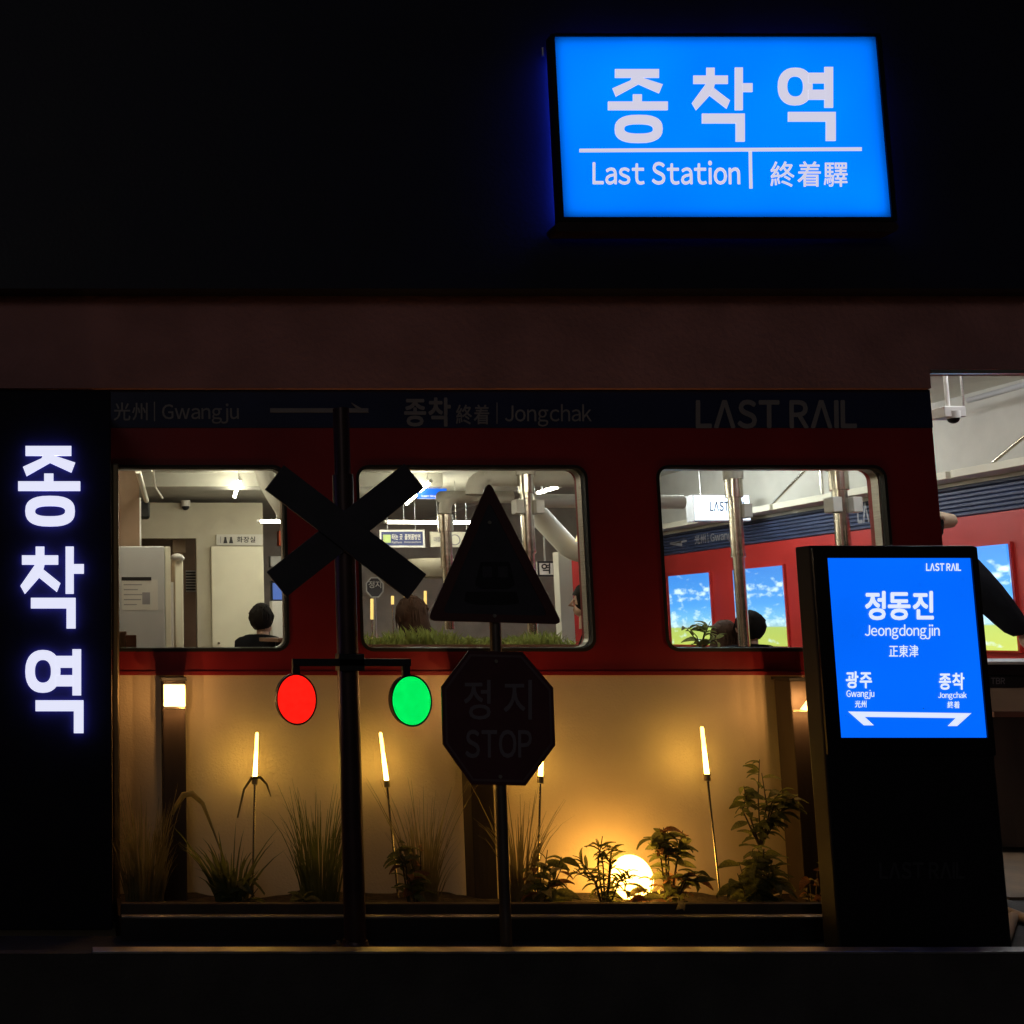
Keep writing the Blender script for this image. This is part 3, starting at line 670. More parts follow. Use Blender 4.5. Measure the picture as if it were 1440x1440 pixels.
# 3 grass left of the crossing post
t, c = plant('dark upright grass clump just left of the crossing post', 452, d=4.08, cat='grass', name='grass_clump'); grass_part(t, c, 80, px2m(172), .07, .006, 'leafd', .32)
leafy_part(t, [[c + Vector((-.07, -.02, 0)), c + Vector((-.08, -.03, .1))]], 8, .055, ['leafd', 'leafm'])
# 4 mixed
t, c = plant('grass and round leaf plant between the crossing post and the stop sign', 588, d=4.08); grass_part(t, c + Vector((.03, 0, 0)), 45, px2m(175), .045, .006, 'straw', .38)
leafy_part(t, [[c + Vector((-.03, 0, 0)), P(566, 1215, 4.05), P(560, 1185, 4.05)], [c, P(580, 1190, 4.05)], [c, P(575, 1230, 4.0)]], 8, .05, ['leafm', 'leafd', 'leafr'])
# 5 mixed right of the stop pole
t, c = plant('grass with broad pale edged leaves just right of the stop sign pole', 755, d=4.08); grass_part(t, c + Vector((-.05, .02, 0)), 45, px2m(165), .04, .006, 'straw', .35)
leafy_part(t, [[c, P(748, 1205, 4.06)], [c, P(770, 1195, 4.06)], [c, P(790, 1205, 4.03)], [c, P(775, 1235, 4.0)]], 9, .062, ['leafm', 'leafd', 'leafr', 'leafp'])
# 6 fern by the globe
t, c = plant('small feathery fern just left of the globe lamp', 850, d=4.1, cat='fern', name='fern')
leafy_part(t, [[c, P(848, 1215, 4.08), P(838, 1180, 4.06)], [c, P(858, 1210, 4.08), P(862, 1190, 4.06)], [c, P(835, 1235, 4.06), P(818, 1212, 4.04)], [c, P(870, 1240, 4.06), P(884, 1226, 4.04)]], 22, .042, ['leafm', 'leafd'], 1.0, True)
# 7 shrub right of the globe
t, c = plant('leafy shrub just right of the globe lamp', 938, d=4.1, cat='shrub', name='shrub')
leafy_part(t, [[c, P(930, 1210, 4.1), P(918, 1178, 4.08)], [c, P(940, 1200, 4.1), P(938, 1162, 4.1)], [c, P(952, 1210, 4.08), P(960, 1168, 4.1)], [c, P(962, 1235, 4.06), P(980, 1228, 4.04)]], 15, .05, ['leafm', 'leafd', 'leafm', 'leafr'])
# 8 tall climber
t, c = plant('tall loose climber with heart shaped leaves in front of the right post', 1068, d=4.12, cat='climber', name='climbing_plant')
leafy_part(t, [[c, P(1070, 1190, 4.12), P(1066, 1120, 4.14), P(1068, 1068, 4.15)], [P(1070, 1190, 4.12), P(1085, 1130, 4.14), P(1100, 1110, 4.14)], [P(1070, 1195, 4.12), P(1052, 1140, 4.14), P(1046, 1105, 4.15)], [P(1075, 1180, 4.12), P(1095, 1145, 4.12), P(1118, 1120, 4.12)]], 13, .045, ['leafd', 'leafm'], .3)
# 9 broad clump at its foot
t, c = plant('dense low leafy clump at the foot of the climber', 1062, d=4.02, cat='shrub', name='shrub')
leafy_part(t, [[c, P(1040, 1215, 4.0)], [c, P(1058, 1195, 4.0)], [c, P(1078, 1205, 4.0)], [c, P(1092, 1215, 4.0)], [c, P(1070, 1235, 3.97)]], 12, .065, ['leafd', 'leafd', 'leafm'])
t, c = plant('small pale leaved plant in the corner beside the right jamb', 1143, d=4.05); leafy_part(t, [[c, P(1138, 1236, 4.04)], [c, P(1150, 1226, 4.04)], [c, P(1156, 1245, 4.03)]], 6, .045, ['leafd', 'leafp', 'leafr'])
t, c = plant('little yellow leaf sprig hanging over the planter edge', 957, d=3.93); leafy_part(t, [[c, P(955, 1262, 3.87)]], 5, .035, ['leafp'], .1)
t, c = plant('tiny pale rosette plant left of the stop sign pole base', 568, d=3.95); leafy_part(t, [[c, c + Vector((0, -.02, .03))]], 6, .035, ['leafp', 'leafm'], .3)
t, c = plant('low reddish broad leaved plant at the foot of the globe lamp', 905, d=4.04); leafy_part(t, [[c, P(896, 1246, 4.02)], [c, P(878, 1248, 4.02)], [c, P(918, 1236, 4.03)]], 6, .05, ['leafr', 'leafp', 'leafm'], .3)

# ================================================================== indoors
def tube_light(a, b, lab, r=.014, m='e_tube'):
    a, b = Vector(a), Vector(b); t = thing('led_tube', lab, 'light', (a + b) / 2, 'ceiling tube lights')
    u = (b - a).normalized()
    MB().tube([a, b], r, 10).build('tube', m, t)
    MB().tube([a - u * .03, a], r * 1.15, 10).build('end_cap', 'white', t); MB().tube([b, b + u * .03], r * 1.15, 10).build('end_cap', 'white', t)
    zc = (CH if (a.x + b.x) / 2 > 4.33 else CL)
    for q in (a + u * .15, b - u * .15): MB().tube([q + Vector((0, 0, r)), (q.x, q.y, zc + .005)], .003, 6).build('suspension_wire', 'steel', t)
    return t
zt2 = 2.36
tube_light(PZ(337, 674, zt2), PZ(330, 698, zt2), 'slanting tube light high in the left window')
tube_light(P(366, 733, 9.4), P(452, 733, 9.4), 'level tube light behind the crossbuck')
tube_light(P(545, 734, 9.4), P(664, 735, 9.4), 'level tube light seen between the crossbuck and the triangle')
tube_light(PZ(605, 677, zt2), PZ(572, 708, zt2), 'slanting tube light beside the crossbuck arm')
tube_light(PZ(786, 684, zt2), PZ(757, 693, zt2), 'short slanting tube light above the white duct')
tube_light((1.6, 5.6, 2.42), (3.2, 5.6, 2.42), 'tube light just inside the windows, above their heads')
tube_light((5.0, 4.9, 2.78), (5.0, 6.2, 2.78), 'unseen tube light added above the open bay', m='e_tubew')  # added lamp, kept out of view above the opening to light the bay
tube_light((5.3, 8.2, 2.6), (5.3, 10.2, 2.6), 'tube light near the landscape pictures', m='e_tubew')
tube_light((.6, 7.0, 2.42), (.6, 8.2, 2.42), 'tube light above the refrigerator')
# ducts and pipes
def pipe(name, lab, pts, r, m, cat='pipe', group=None, n=16):
    mb = MB().tube(pts, r, n); o = mb.build(name, m, base=pts[0]); return tag(o, lab, cat, group)
def arc(pts, n=6):                      # round off a polyline's corners
    out = [Vector(pts[0])]
    for i in range(1, len(pts) - 1):
        p = Vector(pts[i]); a = p + (Vector(pts[i - 1]) - p).normalized() * .1; b = p + (Vector(pts[i + 1]) - p).normalized() * .1
        for k in range(n + 1):
            t = k / n; out.append(a * (1 - t) ** 2 + p * 2 * t * (1 - t) + b * t * t)
    return out + [Vector(pts[-1])]
pd = 7.6
ep = lambda x, y, d=pd: P(x, y, d)
pipe('white_duct', 'white elbow duct rising between the crossbuck and the triangle', arc([ep(625.5, 722), ep(626, 699), ep(640, 699), ep(720, 699)]), .046, 'duct', 'duct')
pipe('white_duct', 'white elbow duct emerging behind the tip of the triangle', arc([ep(667, 696, 7.3), ep(668, 672, 7.3), ep(690, 672, 7.3), ep(900, 674, 7.3)]), .062, 'duct', 'duct')
pipe('white_duct', 'straight white duct crossing the top right of the middle window', [ep(748, 704, 8.2), ep(960, 706, 8.2)], .056, 'duct', 'duct')
pipe('white_duct', 'thick white duct slanting down to the right in the middle window', arc([ep(735, 700, 8.6), ep(806, 777, 8.6), ep(870, 778, 8.6)]), .085, 'duct', 'duct')
pipe('white_duct', 'curved white duct in the top corner of the left window', arc([P(368, 655, 8.0), P(375, 678, 8.0), P(396, 712, 8.0), P(412, 740, 8.4)]), .07, 'duct', 'duct')
pipe('thin_conduit', 'thin white conduit beneath the ceiling above the refrigerator', [P(194, 662, 7.6), P(206, 704, 9.2)], .022, 'duct')
pipe('thin_conduit', 'curled white cable at the ceiling in the left window', arc([P(215, 657, 8.0), P(218, 685, 8.4), P(228, 700, 8.8)]), .009, 'duct')
pipe('thin_conduit', 'white floor to ceiling pipe beside the black speaker', [P(196, 700, 9.6), P(197, 905, 9.6)], .016, 'white')
def hood(x, y0, y1, d, lab, cams, collar=True):
    a, b = P(x, y0, d), P(x, y1, d); b = Vector((a.x, a.y, b.z)); t = thing('exhaust_pipe', lab, 'exhaust pipe', (a.x, a.y, b.z), 'chrome exhaust pipes over the tables')
    L = a.z - b.z
    top = CH if a.x > 4.33 else CL
    if collar: MB().tube([(a.x, a.y, top), (a.x, a.y, a.z + .0)], .064, 16).build('duct_collar', 'duct', t)
    MB().tube([(a.x, a.y, a.z + .0), (a.x, a.y, a.z - .13)], .056, 16).build('sleeve', 'chrome', t)
    MB().tube([(a.x, a.y, a.z - .12), (a.x, a.y, a.z - L * .45)], .043, 16).build('outer_pipe', 'chrome', t)
    MB().tube([(a.x, a.y, a.z - L * .44), (a.x, a.y, b.z)], .036, 16).build('inner_pipe', 'chrome', t)
    MB().tube([(a.x, a.y, a.z - L * .45), (a.x, a.y, a.z - L * .47)], .047, 16).build('ring', 'chrome', t)
    for sx in cams: MB().box((a.x + sx - .03, a.y - .06, a.z - .28), (a.x + sx + .03, a.y + .03, a.z - .18)).build('switch_box', 'white', t, bev=.006)
hood(739, 668, 906, 7.2, 'chrome exhaust pipe just right of the triangle tip', (-.07, .07))
hood(1031, 674, 909, 7.2, 'chrome exhaust pipe in front of the lightbox in the right window', (.055,))
hood(1178, 662, 905, 6.7, 'chrome exhaust pipe above the blue kiosk screen', (-.06, .075))
hood(626, 724, 885, 7.6, 'chrome exhaust pipe under the white elbow left of the triangle', (), False)
# fridge
fd = 8.0; fx0, fx1, fz = XX(166, 840, fd), XX(232, 840, fd), Z(768, fd)
fr = thing('refrigerator', 'tall grey refrigerator with a printed notice seen in the left window', 'refrigerator', ((fx0 + fx1) / 2, fd, 0))
MB().box((fx0, fd, .05), (fx1, fd + .62, fz)).build('body', 'fridge', fr, bev=.01)
MB().box((fx1 + .004, fd + .03, .05), (fx1 + .05, fd + .6, fz + .0)).build('door', 'cream', fr, bev=.008)
MB().box((fx1 + .052, fd + .08, .6), (fx1 + .075, fd + .12, 1.5)).build('handle', 'white', fr)
nt = MB().box((XX(171, 840, fd), fd - .003, Z(858, fd)), (XX(222, 840, fd), fd - .0005, Z(815, fd))).build('notice', 'paper', fr)
MB().box((XX(171, 840, fd), fd - .005, Z(816.5, fd)), (XX(213, 840, fd), fd - .0035, Z(811.5, fd))).build('notice_heading', 'plastic_b', nt)
for k in range(5):
    MB().box((XX(174, 840, fd), fd - .004, Z(823 + k * 7, fd)), (XX(random.uniform(192, 200), 840, fd), fd - .0032, Z(821.5 + k * 7, fd))).build('print_line', 'dimtext', nt)
MB().box((XX(200, 840, fd), fd - .004, Z(850, fd)), (XX(211, 840, fd), fd - .0032, Z(833, fd))).build('print_block', 'dimtext', nt)
MB().box((fx0 + .1, fd + .1, fz), (fx0 + .5, fd + .5, fz + .0)).box((0, 0, -1), (0, 0, -1)) if 0 else None
o = MB().box((XX(246, 840, 9.0), 9.0, 0), (XX(258, 840, 9.0), 9.4, Z(782, 9.0))).build('locker', 'cream', base=(XX(250, 840, 9), 9, 0), bev=.01); tag(o, 'narrow cream locker just right of the refrigerator', 'locker')
o = MB().ball(P(249, 783, 8.95), (.055, .05, .03), 14, 8).ball(P(254, 785, 8.97), (.035, .04, .024), 12, 8).build('plastic_bag', 'white', base=P(250, 790, 8.9)); tag(o, 'small white bag on top of the narrow cream locker', 'bag')
sh2 = thing('slat_rack', 'dark slatted rack in the passage behind the locker', 'rack', P(268, 840, DP + .3))
for k in range(7): MB().box((XX(262, 840, DP + .3), DP + .3, Z(806 + k * 4, DP + .3)), (XX(276, 840, DP + .3), DP + .32, Z(804 + k * 4, DP + .3))).build('slat', 'plastic_b', sh2)
MB().box((XX(262, 840, DP + .3), DP + .321, Z(832, DP + .3)), (XX(277, 840, DP + .3), DP + .34, Z(802, DP + .3))).build('back', 'fridge', sh2)
o = MB().box((XX(243, 770, DP + .3), DP + .3, Z(777, DP + .3)), (XX(261, 770, DP + .3), DP + .45, Z(759, DP + .3))).build('carton', 'tan', base=P(252, 777, DP + .3)); tag(o, 'tan carton high in the passage behind the refrigerator', 'carton')
# boxes by the sill
for (xa_, ya_, xb_, yb_), m, lab in (((177, 893, 192, 912), 'darkwood', 'dark brown box low in the left window corner'), ((165, 888, 178, 912), 'tan', 'tan box beside the trim in the left window corner')):
    d = 5.2 if m == 'darkwood' else 5.3; o = MB().box((XX(xa_, 900, d), d, .95), (XX(xb_, 900, d), d + .1, Z(ya_, d))).build('small_box', m, base=P(xa_, yb_, d), bev=.003); tag(o, lab, 'box')
sb = MB().box((XX(160, 905, 5.1), 5.0, .0), (XX(200, 905, 5.1), 5.5, .949)).build('side_cabinet', 'brownwall', base=(XX(180, 905, 5.1), 5.1, 0)); tag(sb, 'brown cabinet behind the left window sill', 'cabinet')
# door and header
dr = thing('door', 'plain cream door at the back of the left window view', 'door', ((xd0 + xd1) / 2, DP, 0))
MB().box((xd0, DP - .04, .01), (xd1, DP - .003, Z(769, DP))).build('leaf_panel', 'cream', dr, bev=.006)
MB().tube([(xd0 + .06, DP - .09, 1.0), (xd0 + .06, DP - .04, 1.0)], .012, 8).build('handle', 'chrome', dr)
hs = thing('restroom_sign', 'small white strip sign with pictograms above the cream door', 'sign', P(338, 768, DP))
MB().box((XX(304, 760, DP), DP - .03, Z(767, DP)), (XX(369, 760, DP), DP - .003, Z(752, DP))).build('board', 'paper', hs)
text_px('화장실', 333, 754.5, 359, 763, DP - .031, 'black', hs, .02)
for x in (317, 325):
    MB().ball(P(x, 756.5, DP - .035), .012, 8, 6).prism([P(x - 3, 764, DP - .036), P(x + 3, 764, DP - .036), P(x + 1.5, 758, DP - .036), P(x - 1.5, 758, DP - .036)], (0, .004, 0)).build('pictogram', 'black', hs)
MB().box((XX(309, 760, DP), DP - .033, Z(764, DP)), (XX(310, 760, DP), DP - .031, Z(755, DP))).build('divider', 'dimtext', hs)
sk = thing('loudspeaker', 'black wall loudspeaker above the refrigerator', 'loudspeaker', P(204, 730, 9.6))
MB().box(P(197, 728, 9.6), P(211, 705, 9.6) + Vector((0, .16, 0))).build('cabinet', 'plastic_b', sk, bev=.015)
MB().tube([P(204, 721, 9.6) - Vector((0, .006, 0)), P(204, 721, 9.6) + Vector((0, .01, 0))], .035, 16).build('cone', 'gasket', sk)
MB().tube([P(204, 712, 9.76), P(204, 712, 9.9)], .015, 8).build('bracket', 'black', sk)
def dome(lab, p, r=.045):
    t = thing('security_camera', lab, 'camera', p, 'dome cameras'); p = Vector(p)
    MB().tube([p + Vector((0, 0, r * .3)), p + Vector((0, 0, r * 1.6))], r * 1.05, 16).build('housing', 'white', t); MB().ball(p + Vector((0, 0, r * .3)), r * .9, 16, 10).build('dome', 'plastic_b', t); return t
t = dome('small dome camera on the cream wall in the left window', P(261, 714, DP - .06))
MB().box(P(258, 711, DP - .1), P(266, 705, DP - .002)).build('mount', 'white', t)
for lab, a, b, m, d, cat, nm in (('orange red notice plate at the right edge of the left window', (392, 746), (404, 767), 'orange', 11.5, 'sign', 'notice_plate'), ('white wall heater box at the right edge of the left window', (380, 782), (404, 797), 'white', 11.6, 'heater', 'wall_heater'),
                         ('white cabinet under the monitor in the left window', (382, 845), (410, 905), 'white', 9.6, 'cabinet', 'monitor_cabinet')):
    q = MB().box(P(*b, d) , P(a[0], a[1], d) + Vector((0, .12, 0))).build(nm, m, base=P(*b, d), bev=.008); tag(q, lab, cat)
mo = thing('monitor', 'blue lit monitor at the right edge of the left window', 'monitor', P(395, 845, 9.62))
MB().box(P(381, 845, 9.62), P(412, 817, 9.66)).build('case', 'plastic_b', mo); MB().box(P(384, 843, 9.61), P(409, 820, 9.618)).build('screen', 'e_mon', mo)
# signs in the middle window
def board(name, lab, x0, y0, x1, y1, d, m, border=None, cat='sign', th=.03):
    t = thing(name, lab, cat, P((x0 + x1) / 2, y1, d)); a, b = P(x0, y1, d), P(x1, y0, d)
    MB().box(a, b + Vector((0, th, 0))).build('board', m, t)
    if border:
        plate('border', [rrect(a.x - .006, b.x + .006, a.z - .006, b.z + .006, .004), rrect(a.x + .012, b.x - .012, a.z + .012, b.z - .012, .002)], d - .004, .004, border, t)
    for xx in (a.x + .08, b.x - .08): MB().tube([(xx, d + th / 2, b.z), (xx, d + th / 2, (CH if xx > 4.33 else CL) + .005)], .004, 6).build('hanger', 'steel', t)
    return t
t = board('platform_sign', 'navy hanging sign with a lime square in the middle window', 535, 746, 596, 769, 10.2, 'navysign', 'white')
MB().box(P(539, 763, 10.19), P(549, 752, 10.198)).build('lime_square', 'lime', t)
text_px('타는 곳', 551, 751, 566, 759, 10.196, 'white', t, .02); text_px('플랫폼방면', 569, 751, 591, 759, 10.196, 'white', t, .02)
text_px('Platform', 551, 761, 565, 764, 10.196, 'white', t); text_px('Station platform', 568, 761, 592, 764, 10.196, 'white', t)
t = board('icon_sign', 'cream hanging sign with a round face mark beside the navy sign', 606, 748, 668, 769, 10.3, 'cream')
c = P(640, 759, 10.29)
el = lambda r: [(c.x + r * math.cos(2 * math.pi * i / 28), c.z + r * math.sin(2 * math.pi * i / 28)) for i in range(28)]
plate('round_mark', [el(.055), el(.046)], 10.294, .004, 'dimtext', t); text_px('대합실', 610, 755, 624, 762, 10.296, 'dimtext', t, .02)
t = board('station_lightbox', 'small blue lightbox high behind the crossbuck arm', 588, 687, 628, 701, 9.0, 'e_bluebox'); text_px('Last Station', 593, 696, 622, 699, 8.996, 'e_signtext', t, .02)
t = board('framed_letter', 'framed white plate with one black Korean syllable right of the triangle', 757, 790, 779, 810, 9.5, 'white', 'black'); text_px('역', 761, 792, 774, 807, 9.496, 'black', t, .03)
oc2 = thing('octagon_mark', 'grey outlined octagon sign low in the middle window', 'sign', P(527, 826, 9.0))
c = P(527, 826, 9.0); ol_ = lambda r: [(c.x + r * math.cos(R(22.5 + 45 * i)) * .95, c.z + r * math.sin(R(22.5 + 45 * i)) * 1.1) for i in range(8)]
plate('panel', [ol_(.084)], 9.0, .01, 'blackplate', oc2); plate('border', [ol_(.088), ol_(.078)], 8.996, .004, 'fridge', oc2); text_px('정지', 518, 817, 536, 827, 8.998, 'fridge', oc2, .01)
MB().tube([(c.x, 9.02, 0), (c.x, 9.02, c.z)], .014, 8).build('pole', 'steel', oc2)
lb = thing('hanging_lightbox', 'white glowing lightbox with navy lettering in the right window', 'sign', P(1015, 735, 9.6))
a, b = P(979, 731, 9.6), P(1053, 697, 9.6)
MB().box(a, b + Vector((0, .1, 0))).build('face', 'e_lightbox', lb); text_px('LΛST RΛIL', 998, 705, 1050, 719, 9.596, 'navysign', lb, .03)
MB().box((a.x - .01, 9.61, a.z - .01), (b.x + .01, 9.73, b.z + .01)).build('case', 'fridge', lb)
for xx in (a.x + .1, b.x - .1): MB().tube([(xx, 9.67, b.z), (xx, 9.67, CH + .005)], .006, 6).build('hanger', 'steel', lb)
# pendant, column, hood
pn = thing('pendant_lamp', 'small amber cone pendant at the right edge of the middle window', 'lamp', P(818, 760, 8.4)); p = P(818, 761, 8.4)
MB().tube([p, p + Vector((0, 0, .12))], [.05, .012], 14).build('shade', 'e_pend', pn); MB().tube([p + Vector((0, 0, .12)), (p.x, p.y, CL if p.x < 4.33 else CH)], .003, 6).build('cord', 'black', pn)
o = MB().box(P(791, 905, 8.8), P(803, 776, 8.8) + Vector((0, .1, 0))).build('slim_column', 'paper', base=P(797, 905, 8.8)); o.data.transform(Matrix.Translation((0, 0, 0))); tag(o, 'slim pale column behind the right corner of the triangle', 'column')
MB_ = MB().box((P(791, 905, 8.8).x, 8.8, 0), (P(803, 905, 8.8).x, 8.9, P(800, 905, 8.8).z)); 
o2 = MB_.build('column_foot', 'paper', o)
o = MB().box((P(804, 800, 9.2).x, 9.2, 0), (P(860, 800, 9.2).x, 9.3, Z(780, 9.2))).build('red_screen', 'redin', base=(P(830, 800, 9.2).x, 9.2, 0)); tag(o, 'dark red screen wall at the right of the middle window', 'screen wall')
hd = MB().tube([P(612, 812, 9.8), P(612, 801, 9.8), P(612, 788, 9.8)], [.18, .26, .26], 20).build('range_hood', 'wallcream', base=P(612, 812, 9.8)); tag(hd, 'cream round range hood behind the crossbuck tip', 'range hood')
MB().tube([P(612, 795, 10.0), P(612, 795, 13.05) * 1], .05, 12).build('hood_duct', 'duct', hd)
# indoor planter in the middle window, with amber rods
ip = thing('indoor_planter', 'green indoor planter along the inside of the middle window', 'planter', (XX(665, 905, 6.1), 6.1, 0))
ipx0, ipx1, ipz = XX(512, 905, 6.1), XX(800, 905, 6.1), Z(906, 6.1)
MB().box((ipx0, 5.95, 0), (ipx1, 6.35, ipz)).build('box', 'darkwood', ip)
mb = MB()
for k in range(900):
    x = random.uniform(ipx0, ipx1); h = random.uniform(.03, .15) * (.45 + .75 * abs(math.sin(x * 5.3) * math.sin(x * 2.1 + 1)))
    blade(mb, (x, random.uniform(5.97, 6.33), ipz - .005), random.uniform(0, 6.28), h, random.uniform(.01, .07), random.uniform(.008, .02), .2, 3)
tag(mb.build('foliage', 'ingreen', ip), kind='stuff')
for i, (x, ya_, yb_) in enumerate(((523, 842, 871), (552, 838, 850), (570, 833, 846), (598, 831, 868))):
    d = 8.2; t = thing('amber_rod', ('brightest amber rod, at the left edge of the middle window', 'short amber rod second from the left in the middle window', 'short amber rod under the crossbuck tip', 'tall amber rod nearest the triangle in the middle window')[i], 'lamp', P(x, 905, d), 'amber rods indoors')
    MB().tube([P(x, yb_, d), P(x, ya_, d)], .012, 8).build('rod', 'e_gold', t); q = P(x, yb_, d); MB().tube([(q.x, q.y, 0), q], .006, 6).build('stake', 'chrome', t)
# landscape pictures on the right wall
zp0, zp1 = PX(1434, 915, XW).z, PX(1434, 764, XW).z
for xa_, xb_, lab in ((949, 1005, 'farthest backlit sky and meadow picture on the red wall'), (1041, 1110, 'backlit sky and meadow picture left of the kiosk'), (1306, 1434, 'nearest backlit sky and meadow picture right of the kiosk')):
    ya, yb = PX(xa_, 850, XW).y, PX(xb_, 850, XW).y
    t = thing('landscape_picture', lab, 'picture', (XW - .06, (ya + yb) / 2, zp0), 'backlit landscape pictures')
    MB().box((XW - .055, yb, zp0), (XW - .042, ya, zp1)).build('print', 'picture', t)
    MB().box((XW - .0415, yb - .015, zp0 - .015), (XW - .0205, ya + .015, zp1 + .015)).build('frame', 'redin', t)
# camera and box in the open bay
cbx = thing('camera_bracket', 'boxy white bracket hanging from the ceiling of the open bay', 'bracket', P(1345, 585, 5.4))
MB().box(P(1329, 586, 5.4), P(1358, 571, 5.4) + Vector((0, .1, 0))).build('box', 'white', cbx, bev=.004)
q = P(1333, 571, 5.45); MB().tube([q, (q.x, q.y, CH)], .01, 8).build('rod', 'white', cbx); q = P(1355, 571, 5.45); MB().tube([q, (q.x, q.y, CH)], .006, 8).build('rod', 'steel', cbx)
dome('dome camera under the white bracket in the open bay', P(1341, 591, 5.42), .03)
pipe('ceiling_pipe', 'grey pipe running along the ceiling of the open bay', [PX(1362, 563, XW - .3), PX(1470, 533, XW - .3)], .02, 'fridge')
# counter at the right
dc = 5.3; cxa = XX(1388, 950, dc)
ct = thing('serving_counter', 'dark serving counter with a pale top behind the kiosk', 'counter', (cxa + .6, dc, 0))
for y0, y1, m, nm, pr in ((935, 950, 'plastic_b', 'top_band', .0), (951, 967, 'black', 'label_band', .01), (968, 1000, 'tan', 'beige_panel', .005), (1000.5, 1008, 'copper', 'copper_rail', -.02), (1008.5, 1192, 'post', 'front_panel', .012)):
    MB().box((cxa, dc + pr, max(.0, Z(y1, dc))), (cxa + 1.6, dc + .6, Z(y0, dc))).build(nm, m, ct)
MB().box((cxa - .01, dc - .01, Z(934.5, dc)), (cxa + 1.6, dc + .62, Z(930, dc))).build('counter_top', 'white', ct, bev=.003)
text_px('TBR', 1393, 953, 1413, 962, dc + .009, 'dimtext', ct, .02)
hz = pipe('coiled_hose', 'pale hose lying on the paving right of the kiosk', arc([PZ(1412, 1322, .02), PZ(1425, 1285, .02), PZ(1440, 1292, .02), PZ(1470, 1300, .02), PZ(1500, 1265, .02)]), .018, 'tan', 'hose')
o = MB().box((XX(1395, 1200, 4.45), 4.385, 0), (7, 5.25, .012)).build('paving', 'paving'); tag(o, kind='structure')
tb = thing('dining_table', 'brown dining table behind the seated person in the left window', 'table', P(395, 905, 8.2) * 1)
q = P(402, 897, 8.0)
MB().box((q.x - .12, 7.7, q.z - .03), (q.x + .9, 8.5, q.z)).build('table_top', 'darkwood', tb, bev=.004)
for sx, sy in ((0, 7.8), (.75, 7.8), (0, 8.4), (.75, 8.4)): MB().box((q.x + sx, sy, 0), (q.x + sx + .04, sy + .04, q.z - .03)).build('leg', 'black', tb)

